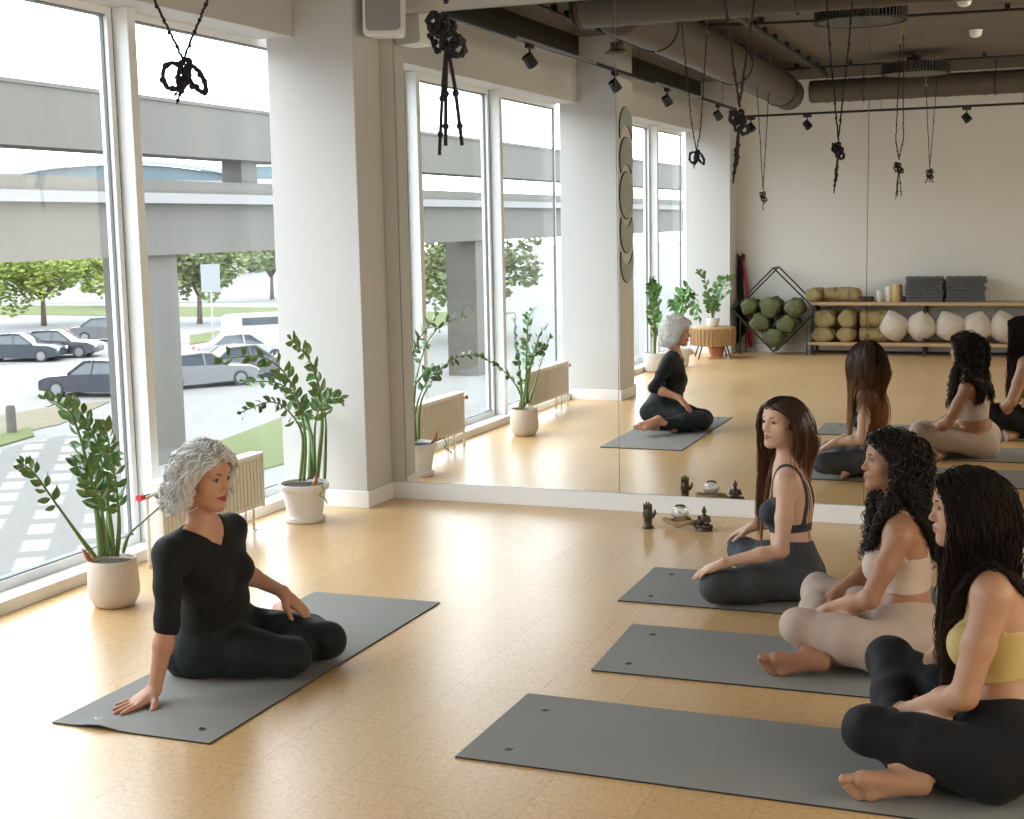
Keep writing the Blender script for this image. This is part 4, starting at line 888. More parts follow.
# ================================================================== FIGURES: one continuous surface grown from a signed distance field
def ell(c, ax, r, k=.03): return ('e', V3(c), np.array([unit(a) for a in ax]), V3(r)*np.ones(3), k)
def cap(a, b, ra, rb=None, k=.02): return ('c', V3(a), V3(b), float(ra), float(ra if rb is None else rb), k)
def sub(p): return ('-', p)
class Grid:
    def __init__(s, lo, hi, h):
        s.lo = V3(lo); s.h = h; s.n = np.ceil((V3(hi)-s.lo)/h).astype(int)+1
        s.ax = [(s.lo[i]+h*np.arange(s.n[i])).astype(np.float32) for i in range(3)]
    def box(s, p, m):
        if p[0] == '-': p = p[1]
        if p[0] == 'c': r = max(p[3], p[4])+m; a = np.minimum(p[1], p[2])-r; b = np.maximum(p[1], p[2])+r
        else: r = p[3].max()+m; a = p[1]-r; b = p[1]+r
        i0 = np.clip(np.floor((a-s.lo)/s.h).astype(int), 0, s.n-1); i1 = np.clip(np.ceil((b-s.lo)/s.h).astype(int)+1, 1, s.n)
        return i0, i1
    def prim(s, p, i0, i1):
        X = s.ax[0][i0[0]:i1[0], None, None]; Y = s.ax[1][None, i0[1]:i1[1], None]; Z = s.ax[2][None, None, i0[2]:i1[2]]
        if p[0] == 'c':
            a, b = p[1], p[2]; d = b-a; L = float(d@d)+1e-12; x, y, z = X-a[0], Y-a[1], Z-a[2]
            t = np.clip((x*d[0]+y*d[1]+z*d[2])/L, 0, 1)
            return np.sqrt((x-t*d[0])**2+(y-t*d[1])**2+(z-t*d[2])**2)-(p[3]+t*(p[4]-p[3]))
        c, A, r = p[1], p[2], p[3]; x, y, z = X-c[0], Y-c[1], Z-c[2]; q0 = 0; q1 = 0
        for i in range(3):
            w = x*A[i][0]+y*A[i][1]+z*A[i][2]; q0 = q0+(w/r[i])**2; q1 = q1+(w/r[i]**2)**2
        q0 = np.sqrt(q0); return q0*(q0-1)/np.maximum(np.sqrt(q1), 1e-6)
    def field(s, groups):
        F = np.full(tuple(s.n), 1.0, np.float32)
        for g in groups:
            bs = [s.box(p, .06) for p in g['prims']]; I0 = np.min([b[0] for b in bs], 0); I1 = np.max([b[1] for b in bs], 0)
            if (I1 <= I0).any(): continue
            T = np.full(tuple(I1-I0), 1.0, np.float32)
            for p, (i0, i1) in zip(g['prims'], bs):
                if (i1 <= i0).any(): continue
                neg = p[0] == '-'; q = p[1] if neg else p; d = s.prim(q, i0, i1); j = i0-I0; e = i1-I0
                V = T[j[0]:e[0], j[1]:e[1], j[2]:e[2]]; k = q[-1]
                if neg:
                    h = np.maximum(k-np.abs(V+d), 0)/k; T[j[0]:e[0], j[1]:e[1], j[2]:e[2]] = np.maximum(V, -d)+h*h*k*.25
                else:
                    h = np.maximum(k-np.abs(V-d), 0)/k; T[j[0]:e[0], j[1]:e[1], j[2]:e[2]] = np.minimum(V, d)-h*h*k*.25
            for (c, n) in g.get('clips', ()):
                c = V3(c); n = unit(n)
                X = s.ax[0][I0[0]:I1[0], None, None]-c[0]; Y = s.ax[1][None, I0[1]:I1[1], None]-c[1]; Z = s.ax[2][None, None, I0[2]:I1[2]]-c[2]
                T = np.maximum(T, X*n[0]+Y*n[1]+Z*n[2])
            V = F[I0[0]:I1[0], I0[1]:I1[1], I0[2]:I1[2]]; k = g.get('k', .02)
            h = np.maximum(k-np.abs(V-T), 0)/k; F[I0[0]:I1[0], I0[1]:I1[1], I0[2]:I1[2]] = np.minimum(V, T)-h*h*k*.25
        return F
    def sample(s, F, P):
        q = (P-s.lo)/s.h; q = np.clip(q, 0, s.n-1.001); i = q.astype(int); f = q-i; o = 0
        for a in (0, 1):
            for b in (0, 1):
                for c in (0, 1):
                    w = (f[:, 0] if a else 1-f[:, 0])*(f[:, 1] if b else 1-f[:, 1])*(f[:, 2] if c else 1-f[:, 2])
                    o = o+w*F[i[:, 0]+a, i[:, 1]+b, i[:, 2]+c]
        return o
    def grad(s, F, P):
        e = s.h*1.5; g = np.stack([s.sample(F, P+d)-s.sample(F, P-d) for d in np.eye(3)*e], 1)
        return g/(np.linalg.norm(g, axis=1)[:, None]+1e-9)
def surface_nets(G, F):
    """vertices and quads of the zero surface"""
    S = F < 0; n = F.shape
    def c8(a): return [a[x:n[0]-1+x, y:n[1]-1+y, z:n[2]-1+z] for x in (0, 1) for y in (0, 1) for z in (0, 1)]
    cs = c8(S); cnt = sum(c.astype(np.int8) for c in cs); act = (cnt > 0) & (cnt < 8)
    I = np.argwhere(act); idx = np.full(act.shape, -1, np.int32); idx[tuple(I.T)] = np.arange(len(I))
    cv = {}
    for x in (0, 1):
        for y in (0, 1):
            for z in (0, 1): cv[(x, y, z)] = F[I[:, 0]+x, I[:, 1]+y, I[:, 2]+z].astype(float)
    acc = np.zeros((len(I), 3)); m = np.zeros(len(I))
    for a in cv:
        for ax in range(3):
            if a[ax] == 0:
                b = list(a); b[ax] = 1; b = tuple(b); va, vb = cv[a], cv[b]; cr = (va < 0) != (vb < 0)
                t = np.where(cr, va/np.where(cr, va-vb, 1), 0); p = np.array(a, float)[None, :].repeat(len(I), 0); p[:, ax] += t
                acc += p*cr[:, None]; m += cr
    V = G.lo+(I+acc/m[:, None])*G.h
    Q = []
    for ax in range(3):
        u, v = [(1, 2), (2, 0), (0, 1)][ax]
        sl0 = [slice(None)]*3; sl1 = [slice(None)]*3; sl0[ax] = slice(0, -1); sl1[ax] = slice(1, None)
        A = S[tuple(sl0)]; B = S[tuple(sl1)]; E = np.argwhere(A != B)
        ok = (E[:, u] > 0) & (E[:, v] > 0) & (E[:, u] < n[u]-1) & (E[:, v] < n[v]-1); E = E[ok]
        flip = A[tuple(E.T)]
        q = []
        for (du, dv) in ((-1, -1), (0, -1), (0, 0), (-1, 0)):
            e = E.copy(); e[:, u] += du; e[:, v] += dv; q.append(idx[tuple(e.T)])
        q = np.stack(q, 1); q[~flip] = q[~flip][:, ::-1]; Q.append(q)
    Q = np.concatenate(Q); Q = Q[(Q >= 0).all(1)]
    return V, Q
def np_mesh(name, V, Q, mats, parent=None, smooth=True, mi=None):
    me = bpy.data.meshes.new(name); k = Q.shape[1]
    if parent is not None:
        p = parent; L = Vector((0, 0, 0))
        while p is not None: L = L+p.location; p = p.parent
        V = V-np.array(L)
    me.vertices.add(len(V)); me.vertices.foreach_set('co', V.astype(np.float32).ravel())
    me.loops.add(Q.size); me.loops.foreach_set('vertex_index', Q.astype(np.int32).ravel())
    me.polygons.add(len(Q)); me.polygons.foreach_set('loop_start', np.arange(0, Q.size, k, dtype=np.int32))
    for m in (mats if isinstance(mats, (list, tuple)) else [mats]): me.materials.append(m)
    me.update(calc_edges=True)
    if smooth: me.polygons.foreach_set('use_smooth', np.ones(len(Q), bool))
    if mi is not None: me.polygons.foreach_set('material_index', mi.astype(np.int32))
    me.validate(); me.update()
    o = bpy.data.objects.new(name, me); COL.objects.link(o)
    if parent is not None: o.parent = parent
    return o
def relax(V, Q, it=1, w=.5):
    for _ in range(it):
        s = np.zeros_like(V); c = np.zeros(len(V))
        for k in range(4):
            for d in (1, 3): np.add.at(s, Q[:, k], V[Q[:, (k+d) % 4]]); np.add.at(c, Q[:, k], 1)
        V = V*(1-w)+w*s/np.maximum(c, 1)[:, None]
    return V

def hand_prims(w, f, n, side, curl=.25, spread=.10, sc=1.0, thumb=None, curls=None, fing=None):
    """w wrist, f finger direction, n back-of-hand direction, side +1 left / -1 right"""
    f = unit(f); n = unit(V3(n)-f*(V3(n)@f)); s = unit(np.cross(f, n))*side; w = V3(w); P = []
    Lm = (.082, .086, .080, .072); Lf = (.068, .076, .070, .054)
    for i in range(4):
        o = .026-.0175*i; K = w+(f*Lm[i]+s*o-n*.001*i*i*.3)*sc; st = w+(f*.006+s*(.012-.008*i))*sc
        P.append(cap(st, K, .0145*sc, .0105*sc, .012))
    P.append(ell(w+(f*.045+s*.002-n*.003)*sc, (f, s, n), (.042*sc, .034*sc, .014*sc), .012))
    Fg = []
    for i in range(4):
        o = .026-.0175*i; p = w+(f*Lm[i]+s*o)*sc; a = (curls[i] if curls else curl); d = unit((f if fing is None else unit(fing))+s*spread*(1.5-i)*.8); seg = []
        for j, (fr, ra, rb) in enumerate(((.45, .0092, .0082), (.31, .0082, .0074), (.24, .0075, .0062))):
            ang = a*(.75, 1.0, .7)[j]; d = unit(d*math.cos(ang)-n*math.sin(ang)) if j == 0 else unit(d*math.cos(ang)+unit(-n*(d@f)+f*(d@n))*math.sin(ang))
            q = p+d*Lf[i]*fr*sc*(1, .95, .92, .95)[i]; sf = .9 if i == 3 else 1
            seg.append(cap(p, q, ra*sc*sf, rb*sc*sf, .003)); p = q
        Fg.append(seg)
    tb = w+(f*.020+s*.020-n*.004)*sc; td = unit(f*.62+s*.72-n*.20) if thumb is None else unit(thumb)
    t1 = tb+td*.040*sc; t2 = t1+unit(td*.7+f*.55-n*.1)*.030*sc; t3 = t2+unit(td*.5+f*.8-n*.15)*.024*sc
    P.append(cap(tb, t1, .0145*sc, .0115*sc, .012))
    Fg.append([cap(t1, t2, .0112*sc, .0098*sc, .004), cap(t2, t3, .0098*sc, .0078*sc, .004)])
    return P, Fg
def foot_prims(A, t, n, inner, sc=1.0):
    """A ankle, t toe direction, n dorsum normal, inner +1/-1: side of the big toe along cross(t,n)"""
    t = unit(t); n = unit(V3(n)-t*(V3(n)@t)); s = unit(np.cross(t, n))*inner; A = V3(A); P = []
    heel = A-t*.035*sc-n*.042*sc; P.append(cap(A, heel, .034*sc, .029*sc, .02)); P.append(cap(A+n*.0, A+(t*.07-n*.028)*sc, .032*sc, .026*sc, .02))
    P.append(cap(heel, A+(t*.12-n*.052+s*.022)*sc, .026*sc, .021*sc, .02)); P.append(cap(heel, A+(t*.10-n*.056-s*.024)*sc, .024*sc, .017*sc, .02))
    P.append(cap(A+(t*.06-n*.028)*sc, A+(t*.125-n*.048+s*.020)*sc, .026*sc, .018*sc, .02)); P.append(cap(A+(t*.115-n*.05+s*.022)*sc, A+(t*.10-n*.055-s*.026)*sc, .019*sc, .015*sc, .015))
    T = []
    for i, (o, L, r) in enumerate(((.028, .050, .0150), (.006, .052, .0102), (-.0105, .048, .0098), (-.0255, .043, .0094), (-.0395, .036, .0092))):
        b = A+(t*(.122-.006*i)-n*.054+s*(o*.95))*sc; m = b+(t*L*.55-n*.0+s*.0)*sc+n*.003; e = b+(t*L)*sc-n*.004
        T.append([cap(b, m, r*1.0*sc, r*.85*sc, .003), cap(m, e, r*.85*sc, r*1.0*sc, .003)])
    return P, T
def head_prims(hc, f, u, sc=1.0, mw=1.0):
    f = unit(f); u = unit(V3(u)-f*(V3(u)@f)); r = np.cross(f, u); hc = V3(hc)
    W = lambda x, y, z: hc+(r*x+f*y+u*z)*sc
    ax = (r, f, u); P = []
    E = lambda c, rad, k=.02, a=ax: P.append(ell(W(*c), a, V3(rad)*sc, k*sc))
    Cp = lambda a, b, ra, rb, k=.015: P.append(cap(W(*a), W(*b), ra*sc, rb*sc, k*sc))
    E((0, -.012, .032), (.073, .091, .082), .02); E((0, .018, -.012), (.060, .064, .082), .03); E((0, .030, .055), (.052, .048, .050), .03)
    for s_ in (-1, 1):
        Cp((s_*.046, -.010, -.045), (s_*.016, .062, -.088), .022, .016, .03); E((s_*.038, .046, -.022), (.024, .022, .022), .025)
        Cp((s_*.012, .076, .026), (s_*.040, .064, .027), .0095, .008, .015)
    E((0, .071, -.088), (.017, .016, .015), .02); E((0, .066, -.052), (.026, .022, .022), .02)
    for s_ in (-1, 1): P.append(sub(ell(W(s_*.032, .092, .008), ax, V3((.017, .018, .011))*sc, .012*sc)))
    for s_ in (-1, 1): E((s_*.0315, .062, .007), (.0155, .0155, .0125), .005)
    for s_ in (-1, 1): Cp((s_*.017, .076, .0125), (s_*.044, .068, .0105), .0032, .0028, .004)
    Cp((0, .078, .016), (0, .0935, -.018), .0072, .0082, .014); E((0, .0965, -.0245), (.0100, .0100, .0090), .010)
    for s_ in (-1, 1): E((s_*.0120, .0865, -.0275), (.0062, .0090, .0062), .007)
    Cp((-.016*mw, .0785, -.0515+.004*(mw-1)/.3), (0, .0905, -.0475), .0042, .0054, .004); Cp((.016*mw, .0785, -.0515+.004*(mw-1)/.3), (0, .0905, -.0475), .0042, .0054, .004)
    Cp((-.014*mw, .0785, -.0555+.003*(mw-1)/.3), (0, .0885, -.0600), .0045, .0068, .004); Cp((.014*mw, .0785, -.0555+.003*(mw-1)/.3), (0, .0885, -.0600), .0045, .0068, .004)
    for s_ in (-1, 1):
        a2 = (unit(r+f*.35*s_), unit(f-r*.35*s_+u*.2), u)
        E((s_*.076, -.012, -.004), (.0075, .017, .030), .006, a2); P.append(sub(ell(W(s_*.083, -.008, .0), a2, V3((.006, .010, .018))*sc, .004)))
    return P, (r, f, u, hc, sc)
def lip_faces(V, Q, H, mw=1.0):
    r, f, u, hc, sc = H; C = V[Q].mean(1)-hc; x = C@r/sc/mw; y = C@f/sc; z = C@u/sc
    up = -.0445-.35*np.abs(x)-.0; 
    top = -.0435-.30*np.abs(x)+.0020*np.cos(np.clip(np.abs(x)/.005, 0, PI)); bot = -.0662+.62*np.abs(x)**1.0*.75
    return (np.abs(x) < .0205) & (y > .070) & (z < top) & (z > bot)

def mat_hair(name, c1, c2, rough=.42, tip=None, spec=.35):
    m = bpy.data.materials.new(name); m.use_nodes = True; nt = m.node_tree; N = nt.nodes; L = nt.links; b = N['Principled BSDF']
    g = N.new('ShaderNodeNewGeometry'); r = N.new('ShaderNodeValToRGB'); r.color_ramp.elements[0].color = tuple(c1)+(1,); r.color_ramp.elements[1].color = tuple(c2)+(1,)
    L.new(g.outputs['Random Per Island'], r.inputs[0]); src = r.outputs[0]
    if tip:                                          # lightened ends: dyed lower lengths, by height on the person
        tc = N.new('ShaderNodeTexCoord'); sx = N.new('ShaderNodeSeparateXYZ'); L.new(tc.outputs['Generated'], sx.inputs[0])
        mr = N.new('ShaderNodeMapRange'); mr.inputs['From Min'].default_value = tip[1]; mr.inputs['From Max'].default_value = tip[2]; mr.inputs['To Min'].default_value = 1; mr.inputs['To Max'].default_value = 0
        L.new(sx.outputs[2], mr.inputs[0]); mx = N.new('ShaderNodeMix'); mx.data_type = 'RGBA'; mx.inputs['B'].default_value = tuple(tip[0])+(1,)
        L.new(mr.outputs[0], mx.inputs['Factor']); L.new(src, mx.inputs['A']); src = mx.outputs['Result']
    L.new(src, b.inputs['Base Color']); b.inputs['Roughness'].default_value = rough; b.inputs['Specular IOR Level'].default_value = spec
    return m
def strands_mesh(P, rad, sides=3):
    """P (N,M,3) polylines, rad (N,M)"""
    N, M, _ = P.shape; T = np.gradient(P, axis=1); T /= np.linalg.norm(T, axis=2)[..., None]+1e-9
    ref = np.zeros_like(T); ref[..., 2] = 1; ref[np.abs(T[..., 2]) > .9] = (1, 0, 0)
    ref = ref*0+V3((.31, .77, .12)); u = np.cross(ref, T); u /= np.linalg.norm(u, axis=2)[..., None]+1e-9; v = np.cross(T, u)
    a = np.arange(sides)*2*PI/sides
    V = P[:, :, None, :]+rad[:, :, None, None]*(np.cos(a)[None, None, :, None]*u[:, :, None, :]+np.sin(a)[None, None, :, None]*v[:, :, None, :])
    V = V.reshape(-1, 3); i, j, k = np.meshgrid(np.arange(N), np.arange(M-1), np.arange(sides), indexing='ij')
    b = (i*M+j)*sides; k2 = (k+1) % sides; Q = np.stack([b+k, b+k2, b+sides+k2, b+sides+k], -1).reshape(-1, 4)
    return V, Q
def grow_hair(H, G, F, N, length, seed, part=.0, lift=(.0, .01), wave=(0, .05), curl=0, width=(.0024, .0010), back=1.0, steps=44, zmin=.02, fringe=False, gather=None, gravity=.35, front_len=1.0, side_bias=0, hairline=.062, clear=.004, frontL=0, frontR=0, hug=.5, yface=((-.14, .06), (-.10, .014), (.03, .012), (.055, .030), (.085, .062), (.10, .10)), backy=-.085, fronty=.045, spread=.085, loose=.012, endz=None, topflat=.5, clumps=0):
    r, f, u, hc, sc = H; R = np.random.RandomState(seed); c = hc+(f*-.012+u*.032)*sc; rad = V3((.0755, .0935, .0845))*sc
    A = np.stack([r, f, u]); pts = []
    while len(pts) < N:
        d = unit(R.randn(3)); q = d*rad/sc; z = q[2]+.032; y = q[1]-.012
        if z < -.072 or (y > .030 and z < hairline+.02*0) or (y > -.012 and z < -.030) or (y > .010 and z < .045 and abs(q[0]) > .03) or (y > -.005 and y < .03 and z < .012): continue
        pts.append(d)
    for k in range(N//5):                             # a denser row of roots along the hairline
        a = R.uniform(-1.25, 1.25); z_ = .078-.040*abs(a)**1.5+R.uniform(0, .012)-.032; pts[R.randint(N)] = unit(V3((math.sin(a)*.075, math.cos(a)*.085, z_*1.05))/(rad/sc))
    D = np.array(pts); L0 = (D*rad); X = L0.copy()                      # local coordinates of the roots
    n = D/rad; n /= np.linalg.norm(n, axis=1)[:, None]
    sx = np.where(L0[:, 0] > part*sc, 1, -1); sx = np.where(np.abs(L0[:, 0]-part*sc) < .006, R.choice([-1, 1], len(sx)), sx)
    d = np.stack([sx*(.9-.5*np.clip(-L0[:, 1]/.09, 0, 1)), -.75+np.zeros(N), -.15-.9*np.clip(-L0[:, 2]/.08+.3, 0, 1)], 1)
    if fringe: 
        fr = (L0[:, 1] > .02) & (L0[:, 2] > .03); d[fr] += V3((0, .75, .1))
    d += .10*R.randn(N, 3); d -= n*(d*n).sum(1)[:, None]; d /= np.linalg.norm(d, axis=1)[:, None]; d += n*.25
    W = c+X@A; dv = d@A; nv = n@A
    lf = R.uniform(lift[0], lift[1], N)*(1-topflat*np.clip(L0[:, 2]/.085, 0, 1)**2); Ln = length*(1-.18*R.rand(N)); Ln = np.where(L0[:, 1] > .03, Ln*front_len, Ln); st = Ln/steps
    KC = R.randint(0, N, clumps) if clumps else None; cid = np.argmin(((D[:, None, :]-D[None, KC, :])**2).sum(2), 1) if clumps else None
    def grp(a): return a[KC][cid]+.12*(a-a[KC][cid]) if clumps else a
    isfront = np.where(L0[:, 0] < 0, R.rand(N) < frontL, R.rand(N) < frontR) & (L0[:, 1] > -.05); jit = R.randn(N)*loose*.5; ejit = R.uniform(-.02, .02, N)
    path = [W-nv*.003]; dcur = dv; p = W.copy(); down = V3((0, 0, -1))
    for k in range(steps):
        g = gravity*(1-math.exp(-k/5.0)) if k > 1 else gravity*.2
        dcur = dcur*(1-g*.5)+down*g*.5; dcur /= np.linalg.norm(dcur, axis=1)[:, None]
        if endz is not None:
            zr = ((p-hc)@u)/sc; e_ = endz+ejit; w_ = np.clip((zr-e_)/.05, 0, 1); outv = p-c; outv[:, 2] = 0; outv /= np.linalg.norm(outv, axis=1)[:, None]+1e-6
            dcur = dcur+outv*(.22*(1-w_))[:, None]; dcur /= np.linalg.norm(dcur, axis=1)[:, None]; p = p+dcur*(st*np.where(zr < e_, .12, 1))[:, None]
        else: p = p+dcur*st[:, None]
        # stay outside the skull ellipsoid
        q = (p-c)@A.T; e = rad+(.004+lf*min(1, k/8))[:, None]; s_ = np.linalg.norm(q/e, axis=1); ins = s_ < 1
        q[ins] = q[ins]/s_[ins][:, None]; p = c+q@A
        hy = q[:, 1]/sc-.012; hz = q[:, 2]/sc+.032; hx = q[:, 0]/sc
        hd = (hz > .015) & (s_ > 1); q[hd] *= (1-hug*(1-1/s_[hd]))[:, None]
        ym = np.interp(hz, [t_[0] for t_ in yface], [t_[1] for t_ in yface])+jit; over = (hy > ym) & (hz > -.14)
        hy = np.where(over, hy+(ym-hy)*.55, hy)
        lowr = hz < -.03; wt = np.clip((-.03-hz)/.10, 0, 1)
        ty = np.where(isfront, fronty, backy)+jit*2; hy = np.where(lowr, hy+(ty-hy)*.11*wt, hy)
        tx = np.sign(hx+1e-6)*np.minimum(np.abs(hx), spread+jit); tx = np.where(isfront, np.sign(hx+1e-6)*np.clip(np.abs(hx), .055, .10), tx); hx = np.where(lowr, hx+(tx-hx)*.15*wt, hx)
        q = np.stack([hx*sc, (hy+.012)*sc, q[:, 2]], 1); p = c+q@A
        # and outside the body
        s2 = G.sample(F, p); tgt = clear+lf*.25
        near = s2 < tgt
        if near.any():
            gr = G.grad(F, p[near]); p[near] = p[near]+gr*(tgt[near]-s2[near])[:, None]
            dd = dcur[near]; dn = (dd*gr).sum(1)[:, None]; dcur[near] = dd-gr*np.minimum(dn, 0)
        lowz = p[:, 2] < zmin; p[lowz, 2] = zmin
        path.append(p.copy())
    P = np.stack(path, 1); M = P.shape[1]
    # smooth, then wave or curl
    for _ in range(3): P[:, 1:-1] = .5*P[:, 1:-1]+.25*(P[:, :-2]+P[:, 2:])
    T = np.gradient(P, axis=1); T /= np.linalg.norm(T, axis=2)[..., None]+1e-9; ref = np.broadcast_to(nv[:, None, :], T.shape); ua = np.cross(T, ref); ua /= np.linalg.norm(ua, axis=2)[..., None]+1e-9; va = np.cross(ua, T)
    s_arc = np.arange(M)[None, :]*st[:, None]; ph = grp(R.rand(N)*6.28); grow = np.clip(s_arc/.06, 0, 1)
    if wave[0]:
        lam = grp(wave[1]*(.8+.4*R.rand(N))); a = (2*PI*s_arc/lam[:, None]+ph[:, None]); P = P+(wave[0]*grow*np.sin(a))[..., None]*ua+(wave[0]*.6*grow*np.cos(a*.8))[..., None]*va
    if curl:
        lam = grp(curl[1]*(.75+.5*R.rand(N))); am = curl[0]*(.6+.8*R.rand(N)); sg = np.where(R.rand(N) > .5, 1, -1); sg = sg[KC][cid] if clumps else sg; a = 2*PI*s_arc/lam[:, None]*sg[:, None]+ph[:, None]
        P = P+(am[:, None]*grow*np.cos(a))[..., None]*ua+(am[:, None]*grow*np.sin(a))[..., None]*va
    s2 = G.sample(F, P.reshape(-1, 3)).reshape(N, M); bad = s2 < .001
    if bad.any(): gr = G.grad(F, P[bad]); P[bad] += gr*(.002-s2[bad])[:, None]
    P[..., 2] = np.maximum(P[..., 2], zmin)
    tt = np.linspace(0, 1, M)[None, :]; rd = (width[0]*(1-tt**2)+width[1]*tt**2)*(.7+.6*R.rand(N))[:, None]
    return P, rd

def eye_parts(t, H, iris=(.05, .028, .015), brow=(.02, .015, .01), lash=True, open_=1.0):
    r, f, u, hc, sc = H; W = lambda x, y, z: hc+(r*x+f*y+u*z)*sc
    Mw = mat('eye_white', (.30, .26, .235), .35); Mi = mat('dark_iris', iris, .12); Mb = mat('brow_hair', brow, .8)
    for s_ in (-1, 1):
        b = MB(); b.m = 0; b.ball(W(s_*.0315, .0695, .0065), V3((.0120, .0098, .0062*open_))*sc, 18, 12, (r, f, u)); b.m = 1; b.ball(W(s_*.0305, .0752, .0066), V3((.0074, .0058, .0062*open_))*sc, 14, 10, (r, f, u)); b.m = 2
        b.tube([W(s_*.0205, .0755, .0085), W(s_*.026, .0785, .0122*open_+.001*0), W(s_*.034, .0778, .0125*open_), W(s_*.0445, .0705, .0080)], [.0012*sc, .0022*sc, .0024*sc, .0016*sc], 6, smooth=14)
        b.build('eye', [Mw, Mi, mat('lash_line', (.015, .010, .008), .7)], t, smooth=True)
        b = MB(); b.tube([W(s_*.013, .0865, .0255), W(s_*.026, .0838, .0300), W(s_*.038, .0760, .0300), W(s_*.048, .0660, .0245)], [.0022*sc, .0030*sc, .0025*sc, .0010*sc], 6, smooth=16); b.build('eyebrow', Mb, t, smooth=True)
def skin_mat(name, c, c2):
    m = mat(name, c, .48, noise=(9, c2, .8), bump=(140, .06, .001), spec=.4, sss=.10); return m
# ================================================================== THE PEOPLE
ZM = .0065                                   # top of the mats
HGRID = .004
def mixp(a, b, t): return V3(a)*(1-t)+V3(b)*t
def figure(S):
    P, C, N = V3(S['pelvis']), V3(S['chest']), V3(S['neck']); fp, fc = unit(S['fpel']), unit(S['fchest']); w = S.get('w', 1.0); bust = S.get('bust', 1.0)
    up = unit(C-P); up2 = unit(N-C)
    fp = unit(fp-up*(fp@up)); lp = np.cross(fp, up); fc = unit(fc-up2*(fc@up2)); lc = np.cross(fc, up2)       # lp, lc: the person's right
    SL, SR = V3(S['shL']), V3(S['shR'])
    hp, H = head_prims(S['head'], S['fhead'], S.get('uhead', (0, 0, 1)), S.get('hs', 1.0), S.get('mw', 1.0))
    r, f, u, hc, sc = H
    M1 = mixp(P, C, .42)+fp*.005
    pel = [ell(P+up*.02, (lp, fp, up), (.165*w, .118*w, .115), .05)]
    for s_ in (-1, 1): pel.append(ell(P+lp*s_*.082*w-fp*S.get('glute', .045)-up*.035, (lp, fp, up), (.090*w, .095*w, .085), .05))
    wst = [ell(M1, (lp, fp, up), (.125*w*S.get('waist', 1), .092*w*S.get('waist', 1), .13), .06), ell(C-up2*.02, (lc, fc, up2), (.138*w, .100*w, .165), .05)]
    che = [cap(mixp(C+up2*.10, SL, .72)-up2*.01, mixp(C+up2*.10, SR, .72)-up2*.01, .060*w, None, .05), ell(C+up2*.05-fc*.02, (lc, fc, up2), (.140*w, .085*w, .11), .05)]
    for s_ in (-1, 1): che.append(ell(C+fc*.078*bust+lc*s_*.066-up2*.0, (lc, fc, up2), V3((.056, .046, .054))*bust*S.get('cup', 1), .028))
    hb = hc+(-f*.022-u*.062)*sc; nk = [cap(N-up2*.01, hb, .051*S.get('nk', 1), .047*S.get('nk', 1), .03), cap(hb, hb+u*.05, .050, .045, .03)]
    for sh in (SL, SR): nk.append(cap(mixp(N, sh, .12)+up2*.004, mixp(N, sh, .86)+up2*.0, .043, .040, .045))
    torso = pel+wst+che
    def arm(sh, el, wr, k=1.0):
        el_, wr_ = V3(el), V3(wr); aw = S.get('aw', 1.0)
        return [cap(sh, sh, .047*aw, None, .03), cap(sh, mixp(sh, el_, .5), .050*aw, .042*aw, .03), cap(mixp(sh, el_, .5), el_, .042*aw, .036*aw, .02), cap(el_, mixp(el_, wr_, .35), .037*aw, .036*aw, .015), cap(mixp(el_, wr_, .35), wr_, .036*aw, .0245*aw, .02), cap(wr_, wr_, .0235*aw, None, .01)]
    AL, AR = arm(SL, S['elL'], S['wrL']), arm(SR, S['elR'], S['wrR'])
    def leg(hip, kn, an):
        hip, kn, an = V3(hip), V3(kn), V3(an); lw = S.get('lw', 1.0); cm = mixp(kn, an, .35)
        return [cap(hip, mixp(hip, kn, .5), .088*w*lw, .078*lw, .05), cap(mixp(hip, kn, .5), kn, .078*lw, .057*lw, .03), cap(kn, cm, .055*lw, .054*lw, .03), cap(cm, an, .054*lw, .034*lw, .04)]
    LL, LR = leg(S['hipL'], S['knL'], S['anL']), leg(S['hipR'], S['knR'], S['anR'])
    groups = [dict(prims=torso, k=.03), dict(prims=nk, k=.045), dict(prims=hp, k=.02), dict(prims=AL, k=.022), dict(prims=AR, k=.022), dict(prims=LL, k=.035), dict(prims=LR, k=.035)]
    for key, side in (('handL', 1), ('handR', -1)):
        h = S[key]; a, b_ = hand_prims(S['wr'+key[-1]], h[0], h[1], side, **h[2]); groups.append(dict(prims=a, k=.014)); groups += [dict(prims=x, k=.005) for x in b_]
    for key, inn in (('footL', 1), ('footR', 1)):
        h = S[key]; a, b_ = foot_prims(S['an'+key[-1]], h[0], h[1], h[2]); groups.append(dict(prims=a, k=.02)); groups += [dict(prims=x, k=.0035) for x in b_]
    pts = np.array([p[1] for g in groups for p in [q[1] if q[0] == '-' else q for q in g['prims']]]+[p[2] for g in groups for p in g['prims'] if p[0] == 'c'])
    lo, hi = pts.min(0)-.15, pts.max(0)+.15; lo[2] = -.02; h = HGRID
    G = Grid(lo, hi, h); F = G.field(groups); Zg = G.ax[2][None, None, :]
    F = np.maximum(F, ZM-Zg)
    V, Q = surface_nets(G, F); V = relax(V, Q, 1, .3)
    t = thing('person', (P[0], P[1], 0), S['label'], 'person')
    mi = lip_faces(V, Q, H, S.get('mw', 1.0)).astype(int)
    np_mesh('body', V, Q, [S['skin'], S['lips']], t, mi=mi)
    eye_parts(t, H, **S.get('eyes', {}))
    fr = dict(P=P, C=C, N=N, up=up, fp=fp, lp=lp, up2=up2, fc=fc, lc=lc, torso=torso, pel=pel, wst=wst, che=che, nk=nk, AL=AL, AR=AR, LL=LL, LR=LR, SL=SL, SR=SR, G=G, F=F, S=S, H=H, t=t)
    return fr
